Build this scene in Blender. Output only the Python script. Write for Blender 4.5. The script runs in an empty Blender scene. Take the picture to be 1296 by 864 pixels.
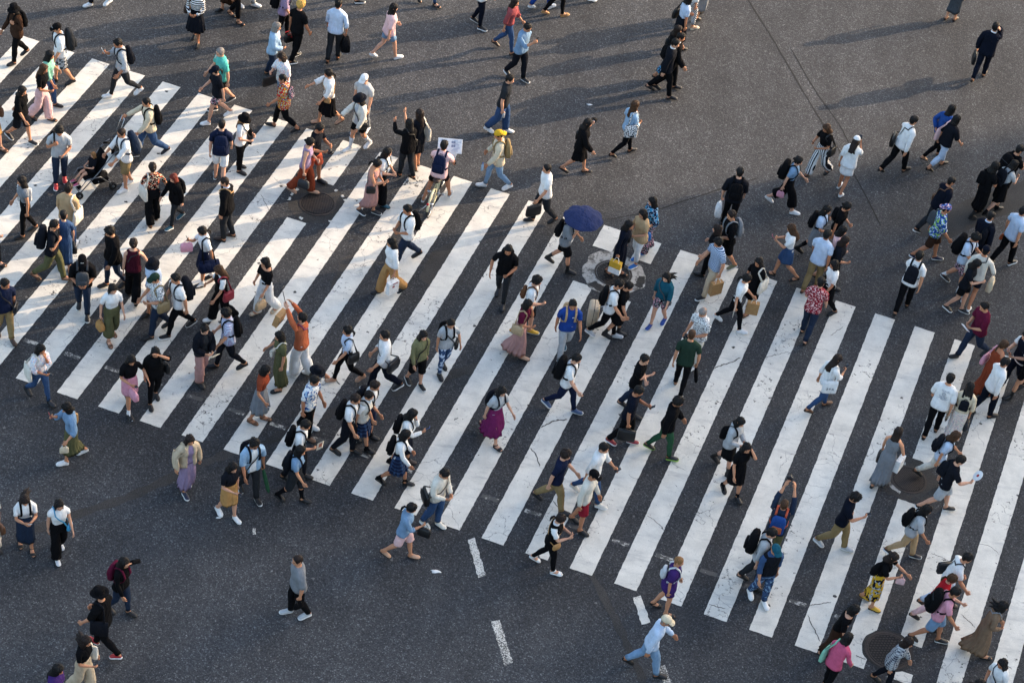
import bpy, math, random
import numpy as np
random.seed(7)
RNG = np.random.RandomState(11)
C = bpy.context.scene.collection
PI = math.pi
scene = bpy.context.scene

# ------------------------------------------------------------------ camera
F_PX, HC = 2800.0, 32.2004
R_CAM = np.array([[0.984807753, 0.173648178, 0.0],
                  [0.120394599, -0.682791699, 0.720625171],
                  [0.125135248, -0.709677255, -0.693324861]])   # camera (right, down, forward) -> world


def ground(px, py, z=0.0):
    """a point of the 1296x864 photograph -> the point at height z that it shows"""
    d = R_CAM @ np.array([px - 648.0, py - 432.0, F_PX])
    return (d * ((z - HC) / d[2]))[:2]


cam_data = bpy.data.cameras.new('camera')
cam = bpy.data.objects.new('camera', cam_data)
C.objects.link(cam)
from mathutils import Matrix, Vector
rt, dn, fw = R_CAM[:, 0], R_CAM[:, 1], R_CAM[:, 2]
M = Matrix(((rt[0], -dn[0], -fw[0], 0), (rt[1], -dn[1], -fw[1], 0), (rt[2], -dn[2], -fw[2], HC), (0, 0, 0, 1)))
cam.matrix_world = M
cam_data.lens = F_PX / 1296.0 * 36.0
cam_data.sensor_width = 36.0
cam_data.clip_end = 2000
scene.camera = cam

# ------------------------------------------------------------------ light
SUN_AZ, SUN_EL = math.radians(31.0), math.radians(20.0)
sun_dir = Vector((math.cos(SUN_AZ) * math.cos(SUN_EL), math.sin(SUN_AZ) * math.cos(SUN_EL), math.sin(SUN_EL)))
world = bpy.data.worlds.new('World')
scene.world = world
world.use_nodes = True
nt = world.node_tree
sky = nt.nodes.new('ShaderNodeTexSky')
sky.sky_type = 'NISHITA'
sky.sun_disc = False
sky.ozone_density = 0.4
sky.dust_density = 3.0
sky.sun_elevation = SUN_EL
sky.sun_rotation = PI / 2 - SUN_AZ
nt.links.new(sky.outputs[0], nt.nodes['Background'].inputs[0])
nt.nodes['Background'].inputs[1].default_value = 0.145
sl = bpy.data.lights.new('sun', 'SUN')
sl.energy = 2.1
sl.angle = math.radians(0.5)
sl.color = (1.0, 0.76, 0.53)
so = bpy.data.objects.new('sun', sl)
C.objects.link(so)
so.location = (40, 30, 40)
so.rotation_euler = sun_dir.to_track_quat('Z', 'Y').to_euler()
vs = scene.view_settings
vs.view_transform = 'Standard'
vs.look = 'None'
vs.gamma = 1.0
vs.use_curve_mapping = False
vs.exposure = 1.93

# ------------------------------------------------------------------ materials
MATS = {}


def srgb(h):
    h = h.lstrip('#')
    o = []
    for i in (0, 2, 4):
        c = int(h[i:i + 2], 16) / 255.0
        o.append(c / 12.92 if c <= 0.04045 else ((c + 0.055) / 1.055) ** 2.4)
    return (o[0], o[1], o[2], 1.0)


class NT:
    def __init__(self, name, rough=0.8, spec=0.3):
        self.m = bpy.data.materials.new(name)
        self.m.use_nodes = True
        self.t = self.m.node_tree
        self.b = self.t.nodes['Principled BSDF']
        self.b.inputs['Roughness'].default_value = rough
        self.b.inputs['Specular IOR Level'].default_value = spec

    def n(self, kind, **kw):
        x = self.t.nodes.new('ShaderNode' + kind)
        for k, v in kw.items():
            if k in x.inputs:
                x.inputs[k].default_value = v
            else:
                setattr(x, k, v)
        return x

    def l(self, a, b):
        self.t.links.new(a, b)

    def coord(self, scale=(1, 1, 1), rot=(0, 0, 0)):
        tc = self.n('TexCoord')
        mp = self.n('Mapping')
        mp.inputs['Scale'].default_value = scale
        mp.inputs['Rotation'].default_value = rot
        self.l(tc.outputs['Object'], mp.inputs['Vector'])
        return mp.outputs[0]

    def noise(self, vec, scale, detail=2.0, rough=0.5):
        x = self.n('TexNoise')
        x.inputs['Scale'].default_value = scale
        x.inputs['Detail'].default_value = detail
        x.inputs['Roughness'].default_value = rough
        self.l(vec, x.inputs['Vector'])
        return x.outputs['Fac']

    def ramp(self, fac, stops, const=False):
        r = self.n('ValToRGB')
        cr = r.color_ramp
        if const:
            cr.interpolation = 'CONSTANT'
        while len(cr.elements) < len(stops):
            cr.elements.new(0.5)
        for e, (p, c) in zip(cr.elements, stops):
            e.position = p
            e.color = c if len(c) == 4 else (*c, 1)
        self.l(fac, r.inputs[0])
        return r.outputs[0]

    def mix(self, fac, a, b, mode='MIX'):
        x = self.n('MixRGB', blend_type=mode)
        for i, v in ((0, fac), (1, a), (2, b)):
            if isinstance(v, (int, float)):
                x.inputs[i].default_value = v
            elif isinstance(v, tuple):
                x.inputs[i].default_value = v
            else:
                self.l(v, x.inputs[i])
        return x.outputs[0]

    def math(self, op, a, b=0.0):
        x = self.n('Math', operation=op)
        for i, v in ((0, a), (1, b)):
            if isinstance(v, (int, float)):
                x.inputs[i].default_value = v
            else:
                self.l(v, x.inputs[i])
        return x.outputs[0]

    def bump(self, h, strength=0.5, dist=0.01):
        x = self.n('Bump')
        x.inputs['Strength'].default_value = strength
        x.inputs['Distance'].default_value = dist
        self.l(h, x.inputs['Height'])
        self.l(x.outputs[0], self.b.inputs['Normal'])

    def base(self, c):
        if isinstance(c, tuple):
            self.b.inputs['Base Color'].default_value = c
        else:
            self.l(c, self.b.inputs['Base Color'])


def sc(c, k):
    return (c[0] * k, c[1] * k, c[2] * k, 1.0)


COL = dict(black='#0f0f11', ink='#15171d', charcoal='#26282b', dgrey='#404347', grey='#74777b', lgrey='#a3a6a8', silver='#b9bbbd',
           white='#d8d8d6', offwhite='#cdc7ba', cream='#c6b99f', beige='#b7a58c', sand='#a98f6d', tan='#a07a4e', khaki='#84714f', camel='#a9804f',
           brown='#5a3d2a', dbrown='#35251c', rust='#7d3a26', red='#a5222a', crimson='#84202d', coral='#b9573f', orange='#a85c3e',
           mustard='#c49a2c', yellow='#d9b32c', pink='#c98e9c', lpink='#d8b2b0', hotpink='#b4526f', rose='#a77f78', mauve='#8c7a94',
           purple='#3c275c', plum='#6a2450', maroon='#54182e', wine='#3d1420', navy='#171e34', dnavy='#10141f', blue='#24447f', royal='#1f3d80',
           denim='#33496a', ldenim='#708ba6', ddenim='#222c3d', sky='#8faac2', lblue='#b0c0d4', teal='#1b4c5c', turq='#55b0a2', aqua='#3f8fb5',
           bblue='#1c62a6', green='#2d4f38', dgreen='#24352b', olive='#54543a', lolive='#6d6c4e', mint='#7fb39b', limeg='#86ad48',
           skin='#b98565', skin2='#a87354', skin3='#c4957a', taupe='#75614f', dustred='#8a4547', umb='#2b3353', nude='#b08a70', stock='#c9c9c9', gold='#a8894a')
HAIRC = dict(black='#0d0b0b', dbrown='#1e1410', brown='#3d2818', red='#5c2318', blond='#b5904a', grey='#77726d', white='#a9a6a0', tan='#7a5836')


def fabric(name):
    """plain cloth: a weave-scale tint variation and soft creases"""
    if name in MATS:
        return MATS[name]
    if name in PATTERNS:
        m = pattern(name)
    else:
        c = srgb(COL[name])
        q = NT('cloth_' + name, 0.92, 0.06)
        v = q.coord()
        nz = q.noise(v, 9.0, 4.0, 0.6)
        col = q.ramp(nz, [(0.25, sc(c, 0.80)), (0.55, c), (0.8, sc(c, 1.14))])
        q.base(col)
        fold = q.noise(q.coord((1, 1, 0.4), (0.5, 0.4, 0.3)), 8.5, 2.5, 0.55)
        q.bump(fold, 0.9, 0.05)
        m = q.m
    MATS[name] = m
    return m


PATTERNS = {
    # name: (type, scale, colours)
    'stripe_bw': ('stripes_z', 36, 'white', 'ink'), 'stripe_vert': ('stripes_x', 34, 'white', 'ink'),
    'stripe_bold': ('stripes_d', 60, 'white', 'ink'), 'stripe_blue': ('stripes_z', 60, 'lblue', 'denim'),
    'gingham': ('check', 28, 'white', 'navy'), 'check_grey': ('check', 34, 'lgrey', 'ddenim'), 'plaid_blue': ('check', 20, 'navy', 'denim'),
    'plaid_red': ('check', 52, 'lblue', 'mauve'),
    'floral_black': ('spots', 22, 'black', 'coral', 'cream'), 'floral_red': ('spots', 24, 'red', 'mustard', 'mint'),
    'floral_wine': ('spots', 30, 'crimson', 'lpink', 'wine'), 'floral_blue': ('spots', 15, 'white', 'blue', 'sky'),
    'floral_pale': ('spots', 26, 'white', 'lblue', 'lpink'), 'floral_lace': ('spots', 34, 'offwhite', 'lgrey', 'lpink'), 'floral_pink': ('spots', 34, 'lpink', 'cream', 'rose'),
    'floral_yellow': ('spots', 10, 'mustard', 'ink', 'lgrey'), 'aloha': ('spots', 15, 'blue', 'limeg', 'lblue'),
    'floral_dark': ('spots', 30, 'ink', 'pink', 'lgrey'), 'print_white': ('spots', 30, 'white', 'lgrey', 'dgrey'),
    'camo': ('spots', 14, 'lgrey', 'dgrey', 'ink'), 'bag_print': ('spots', 26, 'white', 'dgrey', 'ink'),
    'snake': ('spots', 40, 'offwhite', 'dbrown', 'sand'), 'tiedye': ('spots', 7, 'lblue', 'denim', 'white'),
    'denim_wash': ('spots', 13, 'denim', 'ldenim', 'ddenim'), 'scarf': ('spots', 22, 'purple', 'bblue', 'lpink'),
    'tropic': ('spots', 18, 'navy', 'aqua', 'sky'), 'ripped': ('spots', 9, 'denim', 'denim', 'lblue'),
}


def pattern(name):
    t = PATTERNS[name]
    kind, s = t[0], t[1]
    cs = [srgb(COL[c]) for c in t[2:]]
    q = NT('cloth_' + name, 0.9, 0.08)
    v = q.coord()
    if kind.startswith('stripes'):
        ax = {'z': 'Z', 'x': 'X', 'd': 'DIAGONAL'}[kind[-1]]
        w = q.n('TexWave', wave_type='BANDS', bands_direction=ax)
        w.inputs['Scale'].default_value = s / 6.0
        w.inputs['Distortion'].default_value = 0.08
        q.l(v, w.inputs['Vector'])
        col = q.ramp(w.outputs['Fac'], [(0.0, cs[0]), (0.52, cs[1])], True)
    elif kind == 'check':
        fs = []
        for ax in 'XZ':
            w = q.n('TexWave', wave_type='BANDS', bands_direction=ax)
            w.inputs['Scale'].default_value = s / 6.0
            q.l(v, w.inputs['Vector'])
            fs.append(w.outputs['Fac'])
        col = q.ramp(q.math('MULTIPLY', q.math('ADD', fs[0], fs[1]), 0.5), [(0.0, cs[0]), (0.40, sc(tuple((a + b) / 2 for a, b in zip(cs[0], cs[1])), 1)), (0.72, cs[1])], True)
    else:
        nz = q.noise(v, s, 1.0, 0.4)
        n2 = q.noise(q.coord((1, 1, 1), (1, 2, 3)), s * 1.3, 1.0, 0.4)
        col = q.ramp(nz, [(0.0, cs[1]), (0.44, cs[0])], True)
        if len(cs) > 2:
            f = q.ramp(n2, [(0.0, (0, 0, 0)), (0.58, (1, 1, 1))], True)
            col = q.mix(f, col, cs[2])
    q.base(col)
    fold = q.noise(q.coord((1, 1, 0.45), (0.5, 0.4, 0.3)), 13.0, 2.5, 0.55)
    q.bump(fold, 0.8, 0.04)
    return q.m


def hair_mat(name):
    k = 'hair_' + name
    if k not in MATS:
        c = srgb(HAIRC[name])
        q = NT(k, 0.62, 0.22)
        w = q.noise(q.coord((1, 1, 0.12)), 120.0, 2.0, 0.6)
        q.base(q.ramp(w, [(0.3, sc(c, 0.45)), (0.7, sc(c, 1.5))]))
        q.bump(w, 0.5, 0.012)
        MATS[k] = q.m
    return MATS[k]


def skin_mat(name):
    k = 'skin_' + name
    if k not in MATS:
        c = srgb(COL[name])
        q = NT(k, 0.55, 0.35)
        nz = q.noise(q.coord(), 30.0, 3.0)
        q.base(q.ramp(nz, [(0.3, (c[0] * .86, c[1] * .80, c[2] * .78, 1)), (0.7, sc(c, 1.06))]))
        MATS[k] = q.m
    return MATS[k]


def simple(name, c, rough=0.6, metal=0.0, spec=0.4):
    if name not in MATS:
        q = NT(name, rough, spec)
        while c in PATTERNS:
            c = PATTERNS[c][2]
        col = srgb(COL.get(c, c))
        nz = q.noise(q.coord(), 14.0, 3.0)
        q.base(q.ramp(nz, [(0.3, sc(col, 0.85)), (0.7, sc(col, 1.1))]))
        q.b.inputs['Metallic'].default_value = metal
        MATS[name] = q.m
    return MATS[name]


def leather(c):
    if c in PATTERNS:
        return fabric(c)
    return simple('leather_' + c, c, 0.5, 0, 0.4)


# ------------------------------------------------------------------ objects
def mesh_obj(name, V, Fs, mats, parent=None, midx=None, smooth=True):
    me = bpy.data.meshes.new(name)
    me.from_pydata([tuple(float(q) for q in v) for v in V], [], Fs)
    for m in (mats if isinstance(mats, (list, tuple)) else [mats]):
        me.materials.append(m)
    if midx is not None:
        me.polygons.foreach_set('material_index', midx)
    if smooth:
        me.polygons.foreach_set('use_smooth', [True] * len(me.polygons))
    me.update()
    o = bpy.data.objects.new(name, me)
    C.objects.link(o)
    if parent is not None:
        o.parent = parent
    return o


def tag(o, label, cat, group=None, kind=None):
    if label:
        o['label'] = label
    if cat:
        o['category'] = cat
    if group:
        o['group'] = group
    if kind:
        o['kind'] = kind
    return o


def empty(name, loc):
    o = bpy.data.objects.new(name, None)
    o.empty_display_size = 0.1
    o.location = loc
    C.objects.link(o)
    return o


class MB:
    """collects shapes into one mesh"""

    def __init__(self):
        self.V, self.F, self.I = [], [], []

    def add(self, V, Fs, mi=0):
        o = len(self.V)
        self.V += [tuple(v) for v in V]
        self.F += [tuple(i + o for i in f) for f in Fs]
        self.I += [mi] * len(Fs)

    def loft(self, rings, mi=0, cap=True):
        n = len(rings[0])
        V = [p for r in rings for p in r]
        Fs = []
        for i in range(len(rings) - 1):
            for j in range(n):
                a, b = i * n + j, i * n + (j + 1) % n
                Fs.append((a, b, b + n, a + n))
        if cap:
            Fs.append(tuple(range(n - 1, -1, -1)))
            Fs.append(tuple(range((len(rings) - 1) * n, len(rings) * n)))
        self.add(V, Fs, mi)

    def tube(self, pts, r, n=6, mi=0, closed=False):
        pts = [np.array(p, float) for p in pts]
        m = len(pts)
        rings = []
        up = np.array([0.13, 0.21, 0.97])
        for i in range(m):
            a = pts[(i - 1) % m] if closed or i else pts[0]
            b = pts[(i + 1) % m] if closed or i < m - 1 else pts[-1]
            t = b - a
            t = t / (np.linalg.norm(t) + 1e-9)
            u = np.cross(t, up)
            if np.linalg.norm(u) < 0.05:
                u = np.cross(t, [1, 0, 0])
            u /= np.linalg.norm(u)
            w = np.cross(t, u)
            rr = r[i] if isinstance(r, (list, tuple)) else r
            rings.append([pts[i] + rr * (math.cos(2 * PI * k / n) * u + math.sin(2 * PI * k / n) * w) for k in range(n)])
        if closed:
            rings.append(rings[0])
            self.loft(rings, mi, False)
        else:
            self.loft(rings, mi, True)

    def strip(self, pts, side, w, th=0.006, mi=0):
        """a flat strap along pts; side = width direction per point or one"""
        pts = [np.array(p, float) for p in pts]
        rings = []
        for i, p in enumerate(pts):
            t = pts[min(i + 1, len(pts) - 1)] - pts[max(i - 1, 0)]
            t /= np.linalg.norm(t) + 1e-9
            s = np.array(side[i] if isinstance(side, list) else side, float)
            s = s - t * (s @ t)
            s /= np.linalg.norm(s) + 1e-9
            nn = np.cross(t, s)
            rings.append([p + s * w / 2 + nn * th / 2, p - s * w / 2 + nn * th / 2, p - s * w / 2 - nn * th / 2, p + s * w / 2 - nn * th / 2])
        self.loft(rings, mi, True)

    def box(self, c, s, mi=0, M=None, taper=1.0, bev=0.0):
        c = np.array(c, float)
        hx, hy, hz = s[0] / 2, s[1] / 2, s[2] / 2
        b = bev

        def ring(z, k, inset):
            x, y = hx * k - inset, hy * k - inset
            q = min(b, x * .9, y * .9) if b else 0
            if q <= 0:
                P = [(x, y), (-x, y), (-x, -y), (x, -y)]
            else:
                P = [(x, y - q), (x - q, y), (-x + q, y), (-x, y - q), (-x, -y + q), (-x + q, -y), (x - q, -y), (x, -y + q)]
            return [np.array([p[0], p[1], z]) for p in P]
        if b:
            rings = [ring(-hz, 1, b * .7), ring(-hz + b, 1, 0), ring(hz - b, taper, 0), ring(hz, taper, b * .7)]
        else:
            rings = [ring(-hz, 1, 0), ring(hz, taper, 0)]
        if M is None:
            M = np.eye(3)
        rings = [[M @ p + c for p in r] for r in rings]
        self.loft(rings, mi)

    def disc(self, c, r, h, n=24, mi=0):
        c = np.array(c, float)
        self.loft([[c + np.array([r * k * math.cos(2 * PI * i / n), r * k * math.sin(2 * PI * i / n), z]) for i in range(n)] for z, k in ((0, 1), (h, .985))], mi)

    def xf(self, fn):
        self.V = [tuple(fn(np.array(v))) for v in self.V]
        return self

    def build(self, name, mats, parent=None, smooth=True):
        return mesh_obj(name, self.V, self.F, mats, parent, self.I, smooth)
# ------------------------------------------------------------------ the human figure: one continuous template, posed by weights
NB = 15
PEL, CHE, HEA, UAR, FAR, HAR, UAL, FAL, HAL, THR, SHR, FTR, THL, SHL, FTL = range(15)
PARENT = [-1, PEL, CHE, CHE, UAR, FAR, CHE, UAL, FAL, PEL, THR, SHR, PEL, THL, SHL]
TS = 20        # points round the trunk
ABD = math.radians(13)
L_UA, L_FA = 0.285, 0.245


def sstep(a, b, x):
    t = min(1.0, max(0.0, (x - a) / (b - a)))
    return t * t * (3 - 2 * t)


# trunk and head rings: z, half width, front depth, back depth, exponent
TRUNK = [(0.80, .160, .095, .112), (0.845, .170, .104, .126), (0.89, .172, .106, .126), (0.94, .165, .106, .112), (0.99, .154, .104, .094),
         (1.04, .146, .102, .085), (1.09, .144, .102, .084), (1.15, .150, .106, .090), (1.21, .159, .112, .097), (1.27, .168, .116, .101),
         (1.325, .172, .110, .103), (1.41, .158, .086, .098), (1.44, .112, .068, .082), (1.458, .066, .056, .066), (1.485, .055, .053, .062)]
HEAD = [(1.505, .054, .066, .066), (1.512, .058, .088, .070), (1.53, .065, .093, .078), (1.545, .068, .094, .084), (1.56, .071, .093, .090),
        (1.575, .0735, .092, .095), (1.59, .075, .089, .099), (1.605, .0765, .094, .102), (1.625, .078, .096, .104), (1.65, .076, .090, .100),
        (1.672, .067, .076, .088), (1.690, .048, .053, .064), (1.698, .024, .026, .032)]
HEAD_TOP = 1.703
NT_R, NH_R = len(TRUNK), len(HEAD)
HOLE_A, HOLE_B = 10, 11            # trunk rings between which the arm leaves
ARM = [(.05, .052), (.10, .049), (.15, .046), (.20, .043), (.25, .040), (.285, .038), (.32, .039), (.37, .039), (.42, .035), (.47, .030), (.525, .0255)]
LEG = [(.755, .086, 0), (.70, .081, .002), (.63, .074, .003), (.56, .066, .003), (.515, .060, .002), (.475, .057, .003), (.435, .053, -.002), (.375, .056, -.010),
       (.305, .054, -.012), (.235, .045, -.011), (.165, .038, -.010), (.11, .037, -.010)]
FOOT = [((.045, .092), (-.062, .052), .036), ((.062, .084), (-.056, .004), .037), ((.088, .068), (.0, .0), .039), ((.122, .050), (.07, .0), .044),
        ((.158, .036), (.142, .0), .046), ((.186, .024), (.180, .001), .036), ((.200, .014), (.198, .005), .016)]


def sup(a, hw, df, db, e=2.35):
    """a point of a rounded ring; a = 0 in front, turning to +x"""
    s, c = math.sin(a), math.cos(a)
    x = hw * math.copysign(abs(s) ** (2 / e), s)
    y = (df if c > 0 else db) * math.copysign(abs(c) ** (2 / e), c)
    return x, y


class Shape:
    """sizes of one kind of body; cloth shapes are the same topology with other numbers"""

    def __init__(self, fem=False):
        self.fem = fem
        self.sh = .172 if fem else .192           # shoulder joint x
        self.hip = .086
        self.armk = .86 if fem else 1.0
        self.legk = .97 if fem else 1.0
        self.trunk = []
        for z, w, f, b in TRUNK:
            if fem:
                w *= 1 - .10 * sstep(1.12, 1.36, z) - .10 * math.exp(-((z - 1.08) / .07) ** 2) + .02 * math.exp(-((z - .87) / .06) ** 2)
                f += .026 * math.exp(-((z - 1.27) / .05) ** 2) - .008 * math.exp(-((z - 1.06) / .08) ** 2)
                b -= .006 * math.exp(-((z - 1.08) / .1) ** 2)
                if 1.43 < z:
                    w *= .92
                    f *= .92
                    b *= .92
            self.trunk.append([z, w, f, b])
        self.head = [list(h) for h in HEAD]
        self.arm = [[s, r * self.armk] for s, r in ARM]
        self.leg = [[z, r * self.legk, y] for z, r, y in LEG]
        self.foot_off = 0.0
        self.face = True

    def trunk_at(self, z):
        T = self.trunk
        if z <= T[0][0]:
            return T[0][1:]
        for a, b in zip(T, T[1:]):
            if z <= b[0]:
                k = (z - a[0]) / (b[0] - a[0])
                return [a[i] * (1 - k) + b[i] * k for i in (1, 2, 3)]
        return T[-1][1:]


JOINTS = {}


def joints(fem):
    if fem not in JOINTS:
        S = Shape(fem)
        J = np.zeros((NB, 3))
        J[PEL] = (0, 0, .93)
        J[CHE] = (0, -.005, 1.06)
        J[HEA] = (0, -.015, 1.48)
        for s, (u, f, h) in ((1, (UAR, FAR, HAR)), (-1, (UAL, FAL, HAL))):
            d = np.array([s * math.sin(ABD), 0, -math.cos(ABD)])
            J[u] = (s * S.sh, -.008, 1.372)
            J[f] = J[u] + d * L_UA
            J[h] = J[u] + d * (L_UA + L_FA)
        for s, (t, k, f) in ((1, (THR, SHR, FTR)), (-1, (THL, SHL, FTL))):
            J[t] = (s * S.hip, 0, .90)
            J[k] = (s * .090, .003, .475)
            J[f] = (s * .092, -.010, .085)
        JOINTS[fem] = J
    return JOINTS[fem]


def build(S, curl=(0.35, 0.35)):
    """-> V, W, faces, zone per face as (name, ring)"""
    V, W, Fs, Z = [], [], [], []

    def vtx(p, w):
        V.append(p)
        W.append(w)
        return len(V) - 1

    def trunk_w(z, x):
        w = np.zeros(NB)
        ch = sstep(.97, 1.16, z)
        he = sstep(1.455, 1.51, z)
        th = (1 - sstep(.76, .96, z)) * .75
        sd = sstep(-.03, .03, x)
        w[HEA] = he
        w[CHE] = ch * (1 - he)
        r = (1 - ch) * (1 - he)
        w[THR] = r * th * sd
        w[THL] = r * th * (1 - sd)
        w[PEL] = r * (1 - th)
        return w
    rings = []
    for z, hw, df, db in S.trunk:
        r = []
        for i in range(TS):
            a = 2 * PI * i / TS
            x, y = sup(a, hw, df, db)
            w = trunk_w(z, x)
            if 1.30 < z < 1.43 and abs(math.sin(a)) > .55:
                k = .45 * sstep(.55, 1, abs(math.sin(a)))
                w = w * (1 - k)
                w[UAR if x > 0 else UAL] += k
            r.append(vtx((x, y - .005, z), w))
        rings.append(r)
    J = joints(S.fem)
    for z, hw, df, db in S.head:
        r = []
        for i in range(TS):
            a = 2 * PI * i / TS
            x, y = sup(a, hw, df, db, 2.15)
            y += .008
            if S.face:
                fr = i in (0,)
                if fr:
                    y += {1.545: .012, 1.56: .024, 1.575: .016, 1.59: .008, 1.512: -.002}.get(z, 0)
                if i in (1, TS - 1):
                    y += {1.545: .003, 1.56: .006, 1.59: -.006}.get(z, 0)
                    if z == 1.53:
                        y += .003
                if i in (TS // 4 + 1, TS - TS // 4 - 1) and 1.54 < z < 1.61:      # ears
                    x += math.copysign(.016, x)
                if i in (2, TS - 2) and z == 1.59:
                    y -= .004
            w = np.zeros(NB)
            he = sstep(1.455, 1.51, z)
            w[HEA] = he
            w[CHE] = 1 - he
            r.append(vtx((x, y, z), w))
        rings.append(r)
    w = np.zeros(NB)
    w[HEA] = 1
    top = vtx((0, .0, HEAD_TOP), w)
    nr = len(rings)
    lo_idx, hi_idx = (3, 7), (13, 17)
    for k in range(nr - 1):
        for i in range(TS):
            j = (i + 1) % TS
            if k == HOLE_A and (lo_idx[0] <= i < lo_idx[1] or hi_idx[0] <= i < hi_idx[1]):
                continue
            Fs.append((rings[k][j], rings[k][i], rings[k + 1][i], rings[k + 1][j]))
            Z.append(('trunk' if k < NT_R - 1 else 'head', k, i))
    for i in range(TS):
        j = (i + 1) % TS
        Fs.append((rings[-1][j], rings[-1][i], top))
        Z.append(('head', nr - 1, i))
    # arms
    ang = [math.radians(q) for q in (72, 36, 0, -36, -72, -108, -144, 180, 144, 108)]
    for side, (u, f, h), cu in ((1, (UAR, FAR, HAR), curl[0]), (-1, (UAL, FAL, HAL), curl[1])):
        d = np.array([side * math.sin(ABD), 0, -math.cos(ABD)])
        out = np.array([side * math.cos(ABD), 0, math.sin(ABD)])
        fr = np.array([0, 1.0, 0])
        A, B = rings[HOLE_A], rings[HOLE_B]
        if side > 0:
            seq = [B[3], B[4], B[5], B[6], B[7], A[7], A[6], A[5], A[4], A[3]]
        else:
            seq = [B[17], B[16], B[15], B[14], B[13], A[13], A[14], A[15], A[16], A[17]]

        def quad(a, b, c, e, zone):
            Fs.append((a, b, c, e) if side > 0 else (e, c, b, a))
            Z.append(zone)
        prev = seq
        for k, (s, r) in enumerate(S.arm):
            c = J[u] + d * s
            w = np.zeros(NB)
            t = sstep(.245, .325, s)
            t2 = sstep(.50, .55, s)
            cw = .30 if s < .07 else (.08 if s < .12 else 0)
            w[CHE] = cw
            w[u] = (1 - t) * (1 - cw)
            w[f] = t * (1 - t2)
            w[h] = t * t2
            cur = []
            for a in ang:
                ro, rf = r, r * 1.05
                if s < .07:
                    rf = r * 1.25
                if s > .5:
                    ro = r * .8
                cur.append(vtx(tuple(c + out * math.cos(a) * ro + fr * math.sin(a) * rf), w))
            for i in range(10):
                j = (i + 1) % 10
                quad(prev[i], prev[j], cur[j], cur[i], ('arm', k, side))
            prev = cur
        w = np.zeros(NB)
        w[h] = 1
        base = J[h]
        hk = S.armk ** .5

        def H(dd, oo, ff):
            return vtx(tuple(base + d * dd * hk + out * oo * hk + fr * ff * hk), w)
        prs = []
        for dd, hw, th in ((.025, .030, .015), (.055, .040, .014), (.088, .041, .011)):
            cur = [H(dd, th, hw * (1 - q / 2)) for q in range(5)] + [H(dd, -th, hw * (-1 + q / 2)) for q in range(5)]
            for i in range(10):
                j = (i + 1) % 10
                if dd == .055 and i == 9:
                    continue
                quad(prev[i], prev[j], cur[j], cur[i], ('hand', 0, side))
            prs.append(cur)
            prev = cur
        # thumb leaves the front side of the palm
        t0 = [prs[0][9], prs[0][0], prs[1][0], prs[1][9]]
        c0 = np.array([.048, 0, .052])
        pv = t0
        for q in range(3):
            cc = c0 + np.array([.022 * q, -.006 * q * (1 + cu), .011 - .004 * q * cu])
            rr = .0095 - .0018 * q
            cur = [H(cc[0] - rr, cc[1] - rr, cc[2]), H(cc[0] - rr, cc[1] + rr, cc[2]), H(cc[0] + rr, cc[1] + rr, cc[2]), H(cc[0] + rr, cc[1] - rr, cc[2])]
            for i in range(4):
                j = (i + 1) % 4
                quad(pv[i], pv[j], cur[j], cur[i], ('hand', 1, side))
            pv = cur
        quad(pv[0], pv[1], pv[2], pv[3], ('hand', 1, side))
        for q in range(4):
            ln = (.95, 1.05, 1.0, .78)[q]
            fcen = (.0405 * (1 - q / 2) + .0405 * (1 - (q + 1) / 2)) / 2
            pv = [prev[q], prev[q + 1], prev[8 - q], prev[9 - q]]
            p = np.array([.088, 0.0])
            aa = 0.12 + cu * .5
            for seg, (sl_, rr) in enumerate(((.034, .0085), (.024, .0078), (.020, .0055))):
                p = p + np.array([math.cos(aa), -math.sin(aa)]) * sl_ * ln
                nx, no = math.sin(aa), math.cos(aa)
                cur = [H(p[0] + nx * rr, p[1] + no * rr, fcen + rr), H(p[0] + nx * rr, p[1] + no * rr, fcen - rr),
                       H(p[0] - nx * rr, p[1] - no * rr, fcen - rr), H(p[0] - nx * rr, p[1] - no * rr, fcen + rr)]
                for i in range(4):
                    j = (i + 1) % 4
                    quad(pv[i], pv[j], cur[j], cur[i], ('hand', 2, side))
                pv = cur
                aa += cu * .75 + .08
            quad(pv[0], pv[1], pv[2], pv[3], ('hand', 2, side))
    # legs
    bot = rings[0]
    zc = S.trunk[0][0]
    cr = []
    for q in range(3):
        y = (.062, -.006, -.078)[q]
        w = trunk_w(zc - .03, 0.0)
        cr.append(vtx((0, y, zc - (.012, .028, .014)[q]), w))
    for side, (t, sh, ft) in ((1, (THR, SHR, FTR)), (-1, (THL, SHL, FTL))):
        if side > 0:
            seq = [bot[i] for i in range(11)]
        else:
            seq = [bot[-i % TS] for i in range(11)]
        seq = seq + [cr[2], cr[1], cr[0]]

        def quad(a, b, c, e, zone):
            Fs.append((e, c, b, a) if side > 0 else (a, b, c, e))
            Z.append(zone)
        n = 14
        aa = [math.radians(90 + (i - 5) * 360 / 14) for i in range(11)] + [math.radians(90 + (i - 5) * 360 / 14) for i in (11, 12, 13)]
        prev = seq
        for k, (z, r, yo) in enumerate(S.leg):
            cx = (S.hip * .96 + (.090 - S.hip * .96) * sstep(.78, .45, z) if False else .088)
            kk = sstep(.76, .40, z) if False else 0
            t1 = 1 - sstep(.425, .525, z)
            w = np.zeros(NB)
            hipw = (.25 if z > .74 else .08 if z > .69 else 0)
            w[PEL] = hipw
            w[t] = (1 - t1) * (1 - hipw)
            t2 = 1 - sstep(.07, .12, z)
            w[sh] = t1 * (1 - t2)
            w[ft] = t1 * t2
            cur = []
            for a in aa:
                x = math.sin(a) * r
                y = math.cos(a) * r * (1.06 if z > .5 else 1.0)
                if x < 0 and z > .6:
                    x = max(x, -.084)
                cur.append(vtx((side * (cx + x), y + yo, z), w))
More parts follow.
